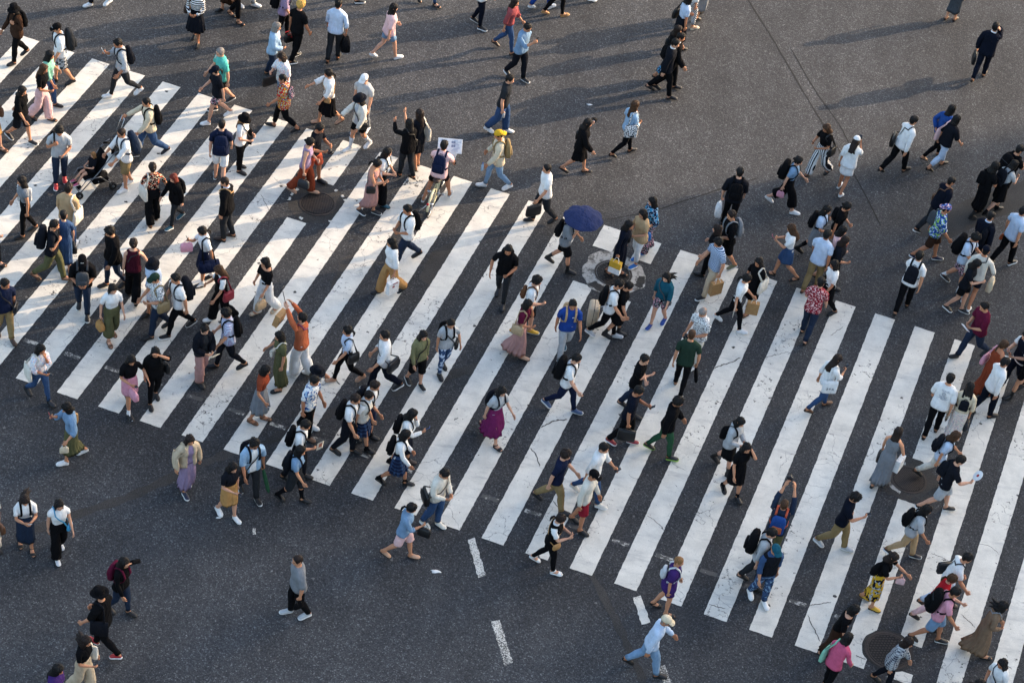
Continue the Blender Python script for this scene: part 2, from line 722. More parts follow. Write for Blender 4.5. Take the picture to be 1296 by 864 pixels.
            for i in range(n):
                j = (i + 1) % n
                quad(prev[j], prev[i], cur[i], cur[j], ('leg', k, side))
            prev = cur
        w = np.zeros(NB)
        w[ft] = 1
        off = S.foot_off
        for k, (tp, bt, hw) in enumerate(FOOT):
            cy, cz = (tp[0] + bt[0]) / 2, (tp[1] + bt[1]) / 2
            ay, az = (tp[0] - bt[0]) / 2, (tp[1] - bt[1]) / 2
            ln = math.hypot(ay, az)
            g = (ln + off) / ln
            cur = []
            fwd = off * .9 * max(0, (k - 3) / 3)
            for a in aa:
                la, lo = math.sin(a), math.cos(a)
                x = la * (hw + off)
                z = max(cz + lo * az * g, 0.0)
                cur.append(vtx((side * (.092 + x + (.006 if k > 3 else 0)), cy + lo * ay * g - .008 + fwd, z), w))
            for i in range(n):
                j = (i + 1) % n
                quad(prev[j], prev[i], cur[i], cur[j], ('foot', k, side))
            prev = cur
        cc = vtx((side * .098, .196 + off * 1.2, .012), w)
        for i in range(n):
            j = (i + 1) % n
            quad(prev[j], prev[i], cc, cc, ('foot', 99, side))
    Fs = [tuple(dict.fromkeys(f)) for f in Fs]
    return np.array(V), np.array(W), Fs, Z


_cache = {}


def rest(fem, curl):
    k = (fem, curl)
    if k not in _cache:
        _cache[k] = build(Shape(fem), curl)
    return _cache[k]


# ------------------------------------------------------------------ posing
def rx(a):
    c, s = math.cos(a), math.sin(a)
    return np.array([[1, 0, 0], [0, c, -s], [0, s, c]])


def ry(a):
    c, s = math.cos(a), math.sin(a)
    return np.array([[c, 0, s], [0, 1, 0], [-s, 0, c]])


def rz(a):
    c, s = math.cos(a), math.sin(a)
    return np.array([[c, -s, 0], [s, c, 0], [0, 0, 1]])


def rot_between(a, b):
    a = a / np.linalg.norm(a)
    b = b / np.linalg.norm(b)
    v = np.cross(a, b)
    c = a @ b
    if c < -.9999:
        return rx(PI)
    K = np.array([[0, -v[2], v[1]], [v[2], 0, -v[0]], [-v[1], v[0], 0]])
    return np.eye(3) + K + K @ K / (1 + c)


# where a hand goes, in the frame of the upright chest (right side; x mirrors for the left)
REACH = dict(phone=(.07, .34, 1.20), phonehi=(.08, .36, 1.36), hold=(.09, .26, 1.06), strap=(.135, .15, 1.27), face=(.035, .155, 1.535), ear=(.105, .06, 1.565),
             brow=(.045, .155, 1.63), up=(.10, .30, 1.84), point=(.12, .44, 1.44), pocket=(.205, .06, .88), bag=(.24, .20, 1.03), push=(.19, .45, 1.02),
             bar=(.27, .50, 1.02), cross=(-.10, .21, 1.12), hang=(.275, .04, .86), out=(.36, .20, .98), back=(.06, -.17, .98), umb=(.10, .22, 1.34),
             waist=(.16, .17, 1.00), fan=(.16, .40, 1.17), chin=(.02, .16, 1.44), side=(.32, .10, .90), reach=(.12, .50, 1.22), drop=(.25, -.10, .86), tail=(.25, -.28, .92))


class Pose:
    def __init__(self, fem, walk='S', arms=('swing', 'swing'), lean=4, head=(0, 8), twist=0):
        J = joints(fem)
        self.J = J
        Rg = [np.eye(3) for _ in range(NB)]
        P = J.copy()
        lead = walk[0]
        amp = (float(walk[1:]) / 12.0) if len(walk) > 1 else 0.0
        s = {'R': 1, 'L': -1}.get(lead, 0)
        Rg[PEL] = rz(s * amp * .10)
        lr = math.radians(-lean)
        Rg[CHE] = rz(-s * amp * .14 + math.radians(twist)) @ rx(lr)
        P[CHE] = P[PEL] + Rg[PEL] @ (J[CHE] - J[PEL])
        hy, hp = head
        Rg[HEA] = Rg[CHE] @ rx(-lr) @ rz(math.radians(hy)) @ rx(math.radians(-hp))
        P[HEA] = P[CHE] + Rg[CHE] @ (J[HEA] - J[CHE])
        # arms
        for side, (u, f, h), a in ((1, (UAR, FAR, HAR), arms[0]), (-1, (UAL, FAL, HAL), arms[1])):
            P[u] = P[CHE] + Rg[CHE] @ (J[u] - J[CHE])
            d0 = (J[f] - J[u]) / L_UA
            if a in ('swing', 'sw'):
                ph = -s * side * amp
                a1 = math.radians(26) * ph + .02
                el = .20 + max(0, ph) * .35
                du = np.array([side * .14, math.sin(a1), -math.cos(a1)])
                df = np.array([side * .05, math.sin(a1 + el), -math.cos(a1 + el)])
            else:
                tgt = np.array(REACH[a]) if isinstance(a, str) else np.array(a, float)
                tgt = np.array([tgt[0] * side, tgt[1], tgt[2]])
                loc = Rg[CHE] @ (tgt - J[CHE]) + P[CHE]
                v = loc - P[u]
                dist = min(np.linalg.norm(v), (L_UA + L_FA) * .995)
                dist = max(dist, .12)
                vn = v / np.linalg.norm(v)
                ca = (L_UA ** 2 + dist ** 2 - L_FA ** 2) / (2 * L_UA * dist)
                ca = max(-1, min(1, ca))
                pole = Rg[CHE] @ np.array([side * .55, -.35, -.75])
                if a in ('ear', 'phonehi', 'chin', 'face'):
                    pole = Rg[CHE] @ np.array([side * .35, .1, -1.0])
                if a in ('up',):
                    pole = Rg[CHE] @ np.array([side * 1.0, .3, -.2])
                pole = pole - vn * (pole @ vn)
                pole /= np.linalg.norm(pole)
                du = vn * ca + pole * math.sqrt(1 - ca * ca)
                el_p = P[u] + du * L_UA
                df = (P[u] + vn * dist) - el_p
            du = du / np.linalg.norm(du)
            df = df / np.linalg.norm(df)
            Rg[u] = rot_between(d0, du)
            P[f] = P[u] + Rg[u] @ (J[f] - J[u])
            Rg[f] = rot_between(Rg[u] @ d0, df) @ Rg[u]
            P[h] = P[f] + Rg[f] @ (J[h] - J[f])
            Rg[h] = Rg[f]
        # legs
        for side, (t, k, ft) in ((1, (THR, SHR, FTR)), (-1, (THL, SHL, FTL))):
            P[t] = P[PEL] + Rg[PEL] @ (J[t] - J[PEL])
            ab = 0.0
            if lead in 'RL':
                if side == s:
                    th, kn, fp = 27 * amp, 7 + 3 * amp, 12 * amp
                else:
                    th, kn, fp = -18 * amp, 8 + 34 * amp, -34 * amp
            elif lead == 'P':        # passing: left leg bent behind
                th, kn, fp = (4, 4, 0) if side > 0 else (12, 58, -34)
            elif lead == 'Q':
                th, kn, fp = (4, 4, 0) if side < 0 else (12, 58, -34)
            elif lead == 'B':        # on a bicycle
                th, kn, fp = (34, 30, 0) if side > 0 else (8, 34, 0)
                ab = .22
            elif lead == 'C':        # seated
                th, kn, fp = 82, 40, 0
                ab = .10
            else:
                th, kn, fp = (6, 6, 0) if side > 0 else (-4, 4, 0)
            Rt = ry(-side * (.02 + ab)) @ rx(math.radians(th))
            Rg[t] = (Rg[PEL] if lead in 'RL' else np.eye(3)) @ Rt
            P[k] = P[t] + Rg[t] @ (J[k] - J[t])
            Rg[k] = Rg[t] @ rx(math.radians(-kn))
            P[ft] = P[k] + Rg[k] @ (J[ft] - J[k])
            Rg[ft] = (rz(0) @ rx(math.radians(fp))) if lead not in 'BC' else np.eye(3)
        self.R, self.P = np.array(Rg), P

    def apply(self, V, W):
        V = np.asarray(V, float)
        out = np.zeros_like(V)
        for b in range(NB):
            wb = W[:, b]
            m = wb > 1e-6
            if m.any():
                out[m] += wb[m, None] * ((V[m] - self.J[b]) @ self.R[b].T + self.P[b])
        return out

    def rigid(self, V, b):
        return (np.atleast_2d(np.asarray(V, float)) - self.J[b]) @ self.R[b].T + self.P[b]
# ------------------------------------------------------------------ cloth, hair, shoes
SLEEVE = dict(none=-1, cap=1, short=3, elbow=5, three=7, long=10)
TOPS = {  # kind: ease, sleeve, hem ring, sleeve ease, neck ring
    'tee': (.014, 'short', 1, .014, 13), 'loose': (.030, 'elbow', 1, .026, 13), 'polo': (.014, 'short', 1, .013, 14), 'shirt': (.018, 'short', 1, .016, 14),
    'lshirt': (.018, 'long', 1, .013, 14), 'rolled': (.018, 'three', 1, .013, 14), 'long': (.013, 'long', 1, .010, 13), 'blouse': (.022, 'three', 3, .024, 13),
    'tank': (.009, 'none', 2, 0, 12), 'cap': (.012, 'cap', 3, .012, 13), 'jacket': (.026, 'long', 0, .017, 13), 'hood': (.030, 'long', 1, .022, 14),
    'tuck': (.012, 'short', 3, .013, 13), 'tucks': (.014, 'short', 3, .014, 14), 'tuckl': (.014, 'long', 3, .012, 14), 'crop': (.016, 'short', 4, .016, 13), 'tunic': (.026, 'short', 0, .018, 13),
    'bodice': (.010, 'short', 3, .012, 13), 'sundress': (.008, 'none', 3, 0, 11), 'bodicel': (.014, 'long', 3, .014, 13), 'off': (.012, 'elbow', 3, .016, 11), 'coat': (.034, 'long', 0, .022, 13)}
PANTS = {'pants': (.012, .008, 11), 'slim': (.006, .002, 11), 'wide': (.016, .050, 11), 'crop': (.010, .010, 10), 'culotte': (.018, .065, 9), 'shorts': (.020, .03, 4), 'short': (.016, .02, 2), 'baggy': (.022, .022, 11), 'knee': (.018, .02, 6)}
SKIRTS = {'mini': (.60, .03, .01), 'skirt': (.50, .03, .03), 'midi': (.30, .03, .05), 'maxi': (.14, .03, .08), 'pencil': (.47, .0, 0), 'pleat': (.50, .07, .06), 'flare': (.42, .11, .07), 'dress': (.50, .04, .03), 'mididress': (.28, .02, .05), 'maxidress': (.16, .03, .08), 'full': (.33, .13, .06)}


def garment(name, S, pose, body_posed, keep, mats, root, fem, zoff, rim=.35, sock=None):
    V, W, Fs, Z = build(S, (0, 0))
    ph = len(PEOPLE) * 1.7 + len(name)
    x, y, z_ = V.T
    wob = .0042 * (np.sin(31 * z_ + 19 * x + ph) + np.sin(43 * x - 27 * z_ + 2 * ph) * .8 + np.sin(38 * y + 33 * z_ - ph) * .8)
    V = V + np.c_[np.sign(x) * np.abs(wob) * (np.abs(x) > .05), np.sign(y) * np.abs(wob), wob * 0]
    P = pose.apply(V, W)
    fs = [f for f, z in zip(Fs, Z) if keep(z)]
    used = sorted({i for f in fs for i in f})
    mp = {i: k for k, i in enumerate(used)}
    out = [P[i] for i in used]
    F2 = [tuple(mp[i] for i in f) for f in fs]
    cnt = {}
    for f in F2:
        for a, b in zip(f, f[1:] + f[:1]):
            cnt[(a, b)] = cnt.get((a, b), 0) + 1
    inner = {}
    rimf = []
    for (a, b) in list(cnt):
        if (b, a) not in cnt:
            for q in (a, b):
                if q not in inner:
                    inner[q] = len(out)
                    out.append(P[used[q]] * rim + body_posed[used[q]] * (1 - rim))
            rimf.append((b, a, inner[a], inner[b]))
    out = np.array(out)
    out[:, 2] += zoff
    return mesh_obj(name, out, F2 + rimf, mats, root)


def top_shape(fem, ease, sle, hang=True, extra=0.0):
    S = Shape(fem)
    S.face = False
    ch = S.trunk_at(1.25)[0]
    hp = S.trunk_at(.87)[0]
    for t in S.trunk:
        z = t[0]
        e = (ease + extra) * (1 if z < 1.43 else .5)
        w = t[1]
        if hang and z < 1.25:
            k = (1.25 - z) / .4
            w = max(w, (ch * .97) * (1 - k) + (hp * 1.0) * k)
            t[2] = max(t[2], .100)
            t[3] = max(t[3], .094)
        fl = .012 * sstep(1.1, .82, z) if hang else 0
        t[1] = w + e + fl
        t[2] += e * .8 + fl
        t[3] += e * .8 + fl
    for a in S.arm:
        a[1] += (sle + extra) * (.7 + .6 * min(1, a[0] / .25))
    return S


def head_surf(a, z):
    H = [(1.485, .055, .053, .062)] + HEAD + [(1.703, .004, .004, .004)]
    z = max(H[0][0], min(H[-1][0], z))
    for p, q in zip(H, H[1:]):
        if z <= q[0]:
            k = (z - p[0]) / (q[0] - p[0])
            r = [p[i] * (1 - k) + q[i] * k for i in (1, 2, 3)]
            break
    x, y = sup(a, *r, 2.15)
    return np.array([x, y + .008, z])


HL_M = [(0, 1.662), (.5, 1.655), (.9, 1.634), (1.12, 1.590), (1.35, 1.560), (1.6, 1.585), (1.9, 1.550), (2.2, 1.515), (PI, 1.498)]
HL_F = [(0, 1.648), (.5, 1.640), (.85, 1.605), (1.1, 1.555), (1.35, 1.53), (1.6, 1.53), (1.9, 1.52), (2.2, 1.505), (PI, 1.49)]


def hairline(a, T):
    a = abs((a + PI) % (2 * PI) - PI)
    for p, q in zip(T, T[1:]):
        if a <= q[0]:
            k = (a - p[0]) / (q[0] - p[0])
            return p[1] * (1 - k) + q[1] * k
    return T[-1][1]


def make_hair(style, rnd, hat=False):
    b = MB()
    fem = style not in ('short', 'crop', 'bald', 'mop')
    T = HL_F if fem or style == 'mop' else HL_M
    th = {'crop': .007, 'bald': .004, 'mop': .027, 'short': .017}.get(style, .019)
    if hat:
        th *= .5
    n, m = 48, 8
    ph = rnd.uniform(0, 6)
    rows = []
    for q in range(m + 1):
        r = []
        for i in range(n):
            a = 2 * PI * i / n
            zh = hairline(a, T)
            if style == 'bald':
                zh = min(zh, 1.60) if abs((a + PI) % (2 * PI) - PI) > 1.0 else 1.60
            z = zh + (1.697 - zh) * math.sin(PI / 2 * min(1, q / m * 1.0))
            p = head_surf(a, z)
            k = th * sstep(0, 2.2, q + .35) * (1 + .26 * math.sin(5 * a + ph + q) + .22 * math.sin(11 * a + 2 * ph - q * .8) + .16 * math.sin(19 * a - ph + .6 * math.sin(q + ph)) + rnd.uniform(-.10, .10))
            nrm = np.array([p[0], p[1] - .0, (z - 1.60) * .9])
            nrm /= np.linalg.norm(nrm) + 1e-6
            if style == 'bald' and z > 1.655:
                k = .001
            r.append(p + nrm * k)
        rows.append(r)
    b.loft(rows, 0, False)
    tp = len(b.V)
    b.V.append((0, .008, 1.703 + th * .9))
    o = tp - n
    for i in range(n):
        b.F.append((o + i, o + (i + 1) % n, tp))
        b.I.append(0)
    ze = {'bob': 1.475, 'mid': 1.415, 'long': 1.27, 'xlong': 1.18, 'fly': 1.45}.get(style)
    if ze:
        R, nn = 8, 13
        rings = []
        for q in range(R + 1):
            t = q / R
            z = 1.60 + (ze - 1.60) * t
            a0 = 1.05 + .55 * t * (1 if style in ('long', 'xlong') else .25)
            outer, inner = [], []
            for i in range(nn):
                a = a0 + (2 * PI - 2 * a0) * i / (nn - 1)
                zz = max(z, 1.56)
                p = head_surf(a, zz)
                p = p * np.array([1, 1, 0])
                back = sstep(1.55, 1.40, z)
                out = .021 + .006 * math.sin(4 * a + ph + 3 * t) + .004 * math.sin(9 * a - 2 * ph)
                d = p / (np.linalg.norm(p) + 1e-6)
                o_ = p + d * (out + .014 * t)
                o_[1] -= .030 * back
                zr = z + (.018 * math.sin(7 * a + ph) * t)
                outer.append(np.array([o_[0], o_[1], zr]))
                i_ = o_ - d * (.024 + .01 * t)
                inner.append(np.array([i_[0], i_[1], zr + .006]))
            rings.append(outer + inner[::-1])
        b.loft(rings[::-1], 0, True)
    if style in ('pony', 'lpony'):
        L = .24 if style == 'pony' else .17
        z0 = 1.615 if style == 'pony' else 1.545
        pts = [(0, -.085, z0), (0, -.135, z0 + .005), (.004, -.158, z0 - .06), (.008, -.155, z0 - L * .6), (.01, -.14, z0 - L)]
        b.tube(pts, [.018, .025, .030, .024, .008], 8)
    if style in ('bun', 'topbun'):
        c = np.array([0, -.118, 1.60]) if style == 'bun' else np.array([0, -.055, 1.715])
        rr = .036 if style == 'bun' else .042
        b.loft([[c + rr * np.array([math.sin(f) * math.cos(2 * PI * i / 10), math.sin(f) * math.sin(2 * PI * i / 10), math.cos(f)]) for i in range(10)] for f in (2.9, 2.4, 1.9, 1.4, .9, .4, .1)])
    if style == 'fly':
        for (x0, z0, dx, dz, L) in ((-.055, 1.55, -.13, -.05, .15), (-.03, 1.58, -.12, -.01, .20), (.01, 1.56, -.10, -.06, .21), (.04, 1.53, -.07, -.10, .18), (-.05, 1.52, -.12, -.11, .16)):
            b.tube([(x0, -.05, z0), (x0 + dx * .15, -.06 - L * .4, z0 - .012 + dz * .2), (x0 + dx * .5, -.06 - L * .75, z0 + dz * .5), (x0 + dx, -.06 - L, z0 + dz * 1.2)], [.044, .040, .026, .005], 7)
    return b


def make_hat(kind):
    b = MB()
    n = 24
    zb = {'cap': 1.628, 'back': 1.628, 'bucket': 1.62, 'fedora': 1.635, 'beanie': 1.60, 'visor': 1.63}[kind]
    rows = []
    ht = 1.725 if kind != 'fedora' else 1.745
    for q in range(7):
        t = q / 6
        r = []
        for i in range(n):
            a = 2 * PI * i / n
            p = head_surf(a, zb)
            k = math.cos(PI / 2 * t * .96) if kind in ('cap', 'beanie', 'back', 'visor') else (1 - .16 * t if t < .84 else .55 - .4 * (t - .84) / .16)
            z = zb + (ht - zb) * (math.sin(PI / 2 * t) if kind in ('cap', 'beanie', 'back', 'visor') else min(1, t / .84))
            c = np.array([0, .002, 0])
            d = (p - c) * np.array([1, 1, 0])
            d = d * (1 + .017 / np.linalg.norm(d))
            r.append(np.array([d[0] * k, c[1] + d[1] * k, z]))
        rows.append(r)
    b.loft(rows, 0, True)
    if kind in ('cap', 'back', 'visor'):
        s = 1 if kind != 'back' else -1
        top, bot = [], []
        m = 9
        for i in range(m):
            a = -1.15 + 2.3 * i / (m - 1)
            p = head_surf(a, zb) * 1.14
            top.append((p[0], p[1] * 1.0, zb + .012))
            bot.append((math.sin(a) * .092, .105 + .085 * math.cos(a) ** .8 if math.cos(a) > 0 else .105, zb - .012 - .008 * abs(math.sin(a))))
        V = [(x, y * s, z) for x, y, z in top + bot] + [(x, y * s, z - .006) for x, y, z in top + bot]
        Fq = []
        for i in range(m - 1):
            Fq.append((i, i + 1, m + i + 1, m + i))
            Fq.append((2 * m + i, 3 * m + i, 3 * m + i + 1, 2 * m + i + 1))
            Fq.append((m + i, m + i + 1, 3 * m + i + 1, 3 * m + i))
        b.add(V, Fq, 1)
    if kind in ('bucket', 'fedora'):
        w = .062 if kind == 'bucket' else .075
        dz = -.045 if kind == 'bucket' else -.004
        r1, r2, r3, r4 = [], [], [], []
        for i in range(n):
            a = 2 * PI * i / n
            p = head_surf(a, zb)
            d = p * np.array([1, 1, 0])
            u = d / np.linalg.norm(d)
            r1.append(np.array([*(d + u * .016)[:2], zb + .008]))
            r2.append(np.array([*(d + u * (.016 + w))[:2], zb + dz + .012 * (abs(math.sin(a)) if kind == 'fedora' else 0)]))
            r3.append(r2[-1] - np.array([0, 0, .006]))
            r4.append(r1[-1] - np.array([0, 0, .012]))
        b.loft([r1, r2, r3, r4], 1, False)
    return b


SOLE = [(-.074, .016), (-.060, .034), (-.02, .042), (.05, .045), (.10, .052), (.145, .055), (.185, .044), (.212, .018)]


def make_shoe(kind, side):
    """rest-space sole (and heel); returns MB"""
    b = MB()
    z0, z1 = (-.014, .014) if kind in ('sneak', 'boot') else (-.008, .006)
    out = [(.098 + (.006 if y > .08 else 0) + w, y) for y, w in SOLE] + [(.098 + (.006 if y > .08 else 0) - w, y) for y, w in SOLE[::-1]]
    rings = [[np.array([side * x, y, z]) for x, y in out] for z in (z0, z1)]
    if side > 0:
        rings = rings
    b.loft(rings, 1)
    if kind in ('heel', 'boot', 'shoe'):
        h = .012
        b.box((side * .098, -.045, z0 - h / 2 + .001), (.05, .045, h), 1)
    return b


WORDS = dict(dgrey='dark grey', lgrey='light grey', offwhite='off-white', dbrown='dark brown', lpink='pale pink', hotpink='hot pink', dnavy='dark navy', ldenim='light blue denim',
             ddenim='dark denim', lblue='light blue', turq='turquoise', bblue='bright blue', dgreen='dark green', lolive='olive', limeg='lime green', ink='black', royal='royal blue',
             bag_print='printed white', stripe_bold='striped', floral_dark='dark floral', scarf='purple scarf', snake='snake-print', camo='camouflage', charcoal='dark grey', sky='sky blue')


def cw(c):
    return WORDS.get(c, c.replace('_', ' '))


PEOPLE = []
SLIM = 0.94        # the photograph's walkers are lean


def person(rec):
    f = [q.strip() for q in rec.split('|')]
    xyz = f[0].split(',')
    px, py = float(xyz[0]), float(xyz[1])
    fem = f[2][0] in 'fk'
    hgt = float(xyz[2]) if len(xyz) > 2 else (1.60 if f[2][0] == 'f' else 1.70)
    idx = len(PEOPLE)
    rnd = random.Random(1000 + idx)
    walk = f[3]
    if walk[0] == 'w':
        walk = rnd.choice('RL') + walk[1:]
    hair = f[4].split(':')
    hat = f[5].split(':') if f[5] not in ('', '-') else None
    tops = [q.split(':') for q in f[6].split(';')]
    bot = f[7].split(':')
    shoes = f[8].split(';')
    arms = tuple(q or 'swing' for q in f[9].split(','))
    bags = [q.split(':') for q in f[10].split(';') if q.strip() not in ('', '-')]
    ex = dict(y=0.0, p=12.0, l=5.0, t=0.0, s=rnd.choice(['skin', 'skin', 'skin2', 'skin3']))
    for q in f[11].split():
        if q in ('skin', 'skin2', 'skin3'):
            ex['s'] = q
        elif q in ('glasses', 'mask', 'tie', 'logo', 'backprint', 'chestlogo'):
            ex[q] = 1
        else:
            ex[q[0]] = float(q[1:])
    desc = f[12]
    label = 'person ' + desc
    for a in arms:
        if a.startswith('phone'):
            ex['p'] = max(ex['p'], 22)
    curl = tuple(1.25 if a in ('push', 'bar', 'umb', 'strap', 'phone', 'phonehi', 'hold', 'bag', 'hang', 'fan') else .4 for a in arms)
    if f[7].split(':')[0] in ('maxi', 'maxidress', 'midi', 'mididress', 'pencil') and walk[0] in 'RL' and len(walk) > 1:
        walk = walk[0] + str(float(walk[1:]) * .7)
    pose = Pose(fem, walk, arms, ex['l'], (ex['y'], ex['p']), ex['t'])
    V, W, Fs, Z = rest(fem, curl)
    B = pose.apply(V, W)
    foot = np.array([z[0] == 'foot' for z in Z])
    # soles sit on the road
    sk, shc = shoes[0].split(':')[:2]
    lows = []
    for side, ft in ((1, FTR), (-1, FTL)):
        sm = make_shoe(sk, side)
        lows.append(pose.rigid(sm.V, ft)[:, 2].min())
    zoff = -min(lows) + .006
    if walk[0] == 'C':
        zoff = ex.get('z', 0)
    if walk[0] == 'B':
        zoff += .05
    head_top = pose.rigid([(0, 0, 1.72)], HEA)[0]
    s = hgt / 1.72
    # heading from the direction walked in the picture
    gz = 0.0
    g0 = ground(px, py + 60, gz)
    th = math.radians(float(f[1]))
    g1 = ground(px + 25 * math.cos(th), py + 60 - 25 * math.sin(th), gz)
    dv = g1 - g0
    yaw = math.atan2(-dv[0], dv[1])
    hz = (head_top[2] + zoff) * s
    at = ground(px, py, hz)
    c_, s_ = math.cos(yaw), math.sin(yaw)
    R2 = np.array([[c_, -s_], [s_, c_]])
    loc = at - R2 @ (head_top[:2] * s * SLIM)
    root = empty('person', (loc[0], loc[1], 0))
    root.rotation_euler = (0, 0, yaw)
    root.scale = (s * SLIM, s * SLIM, s)
    tag(root, label, 'person', 'people crossing the street')
    skm = skin_mat(ex['s'])
    Bz = B.copy()
    Bz[:, 2] += zoff
    mi = []
    for z in Z:
        m = 0
        if z[0] == 'head':
            k, i = z[1] - (NT_R - 1), z[2]
            zz = HEAD[k - 1][0] if 0 < k <= NH_R else 0
            if zz == 1.575 and i in (1, TS - 2):
                m = 1
            if zz == 1.53 and i in (0, TS - 1):
                m = 2
        mi.append(m)
    mesh_obj('body', Bz, Fs, [skm, simple('eye_dark', '#1a1412', .3), simple('lips', '#8f4a42', .5)], root, mi)
    # hair
    if hair[0] != 'none':
        hb = make_hair(hair[0], rnd, hat is not None)
        hb.V = [tuple(v) for v in (pose.rigid(hb.V, HEA) + np.array([0, 0, zoff]))]
        hb.build('hair', hair_mat(hair[1] if len(hair) > 1 else 'black'), root)
    if hat:
        hb = make_hat(hat[0])
        hb.V = [tuple(v) for v in (pose.rigid(hb.V, HEA) + np.array([0, 0, zoff]))]
        ho = hb.build('cap' if hat[0] in ('cap', 'back', 'visor') else 'hat', [fabric(hat[1]), fabric(hat[2] if len(hat) > 2 else hat[1])], root)
    if ex.get('logo') and hat:
        g = MB()
        for k in range(3):
            a_ = -.22 + .22 * k
            p_ = head_surf(a_, 1.66) * np.array([1.34, 1.30, 1])
            g.box(p_, (.018, .006, .022), 0, rz(-a_), 1, .003)
        g.V = [tuple(v) for v in (pose.rigid(g.V, HEA) + np.array([0, 0, zoff]))]
        g.build('emblem', simple('print_pale', 'white', .7), ho)
    if ex.get('glasses'):
        g = MB()
        for sd in (1, -1):
            g.box((sd * .033, .110, 1.598), (.046, .006, .034), 0, bev=.004)
            g.box((sd * .071, .062, 1.602), (.005, .09, .006))
        g.V = [tuple(v) for v in (pose.rigid(g.V, HEA) + np.array([0, 0, zoff]))]
        g.build('glasses', simple('lens_dark', '#0d0d0f', .15), root)
    if ex.get('mask'):
        g = MB()
        g.loft([[np.array([.058 * math.sin(a) * k, .085 + .034 * math.cos(a) * k, z]) for a in [-1.4 + 2.8 * i / 8 for i in range(9)]] + [np.array([.054 * math.sin(a) * k, .08 + .030 * math.cos(a) * k, z]) for a in [1.4 - 2.8 * i / 8 for i in range(9)]] for z, k in ((1.515, .85), (1.54, 1), (1.575, .95))])
        g.V = [tuple(v) for v in (pose.rigid(g.V, HEA) + np.array([0, 0, zoff]))]
        g.build('face_mask', simple('mask_white', 'white', .8), root)
    # bottoms first
    bk = bot[0]
    topk = tops[0][0]
    topk = topk[1:] if topk[0] == 'o' and topk[1:] in TOPS else topk
    long_top = TOPS[topk][2] < 3
    if bk in PANTS:
        ease, fl, K = PANTS[bk]
        S = Shape(fem)
        S.face = False
        for t in S.trunk:
            t[1] += ease * .8
            t[2] += ease * .7
            t[3] += ease * .7
        for q in S.leg:
            q[1] += ease + fl * sstep(.8, .2, q[0])
        S.leg[-1][0] = .085
        S.leg[-1][1] += .004
        wr = 4 if long_top else 5
        garment('shorts' if bk in ('shorts', 'short', 'knee') else 'trousers', S, pose, B, lambda z: (z[0] == 'trunk' and z[1] < wr) or (z[0] == 'leg' and z[1] <= K), fabric(bot[1]), root, fem, zoff)
    elif bk in SKIRTS:
        zh, flare, pl = SKIRTS[bk]
        b = MB()
        S = Shape(fem)
        rings = []
        n = 72
        J = pose.J

        def leg_at(side, zq):
            t, k, ft = ((THR, SHR, FTR) if side > 0 else (THL, SHL, FTL))
            pts = [pose.P[t] + np.array([0, 0, .0]), pose.P[k], pose.P[ft]]
            for a, c in zip(pts, pts[1:]):
                if c[2] <= zq:
                    u = (a[2] - zq) / max(1e-4, a[2] - c[2])
                    return a + (c - a) * min(1, max(0, u))
            return pts[-1]
        zw = 1.06 if not long_top else .98
        zs = [zw, zw - .05, .95, .91] + [.87 + (zh - .87) * q / 8 for q in range(9)]
        zs = [z for i, z in enumerate(zs) if i < 4 or z > zh - .01]
        phs = rnd.uniform(0, 6)
        for z in zs:
            hw, df, db = S.trunk_at(z)
            wo = .013 if topk not in ('blouse', 'cap', 'off', 'crop') else .007
            tr = np.array([sup(2 * PI * i / n, hw + wo, df + wo, db + wo) for i in range(n)])
            wv = sstep(.93, .78, z)
            t = max(0, (.93 - z) / (.93 - zh))
            pr, pl_ = leg_at(1, min(z, .88)), leg_at(-1, min(z, .88))
            cc = (pr + pl_) / 2
            lr = .095 + (.075 - .095) * sstep(.75, .45, z)
            hip = np.array([sup(2 * PI * i / n, S.trunk_at(.89)[0] + .018, .12, .135) for i in range(n)])
            ring = []
            fb = pose.P[PEL] - J[PEL]
            for i in range(n):
                a = 2 * PI * i / n
                u = np.array([math.sin(a), math.cos(a)])
                h = max((pr[:2] - cc[:2]) @ u, (pl_[:2] - cc[:2]) @ u) + lr
                hmin = (np.linalg.norm(hip[i]) * (1 - .14 * t)) + flare * t
                base = cc[:2] * (wv) + u * max(h, hmin * (.96 if flare > .01 else .80))
                p0 = tr[i] * 1.0
                p = p0 * (1 - wv) + base * wv
                cp = cc[:2] * wv
                p = cp + (p - cp) * (1 + pl * t * (math.sin(13 * a + phs) + .5 * math.sin(21 * a - phs)) + (.03 * t * math.sin(4 * a + phs)))
                ring.append(np.array([p[0], p[1] - .005, z + .012 * t * math.sin(3 * a + phs)]))
            rings.append(ring)
        rings.append([r * np.array([.94, .94, 1]) + np.array([0, 0, .012]) for r in rings[-1]])
        b.loft(rings[::-1], 0, False)
        b.V = [(v[0], v[1], v[2] + zoff) for v in b.V]
        b.build('dress_skirt' if 'dress' in bk else 'skirt', fabric(bot[1]), root)
        if long_top and 'dress' not in bk:
            pass
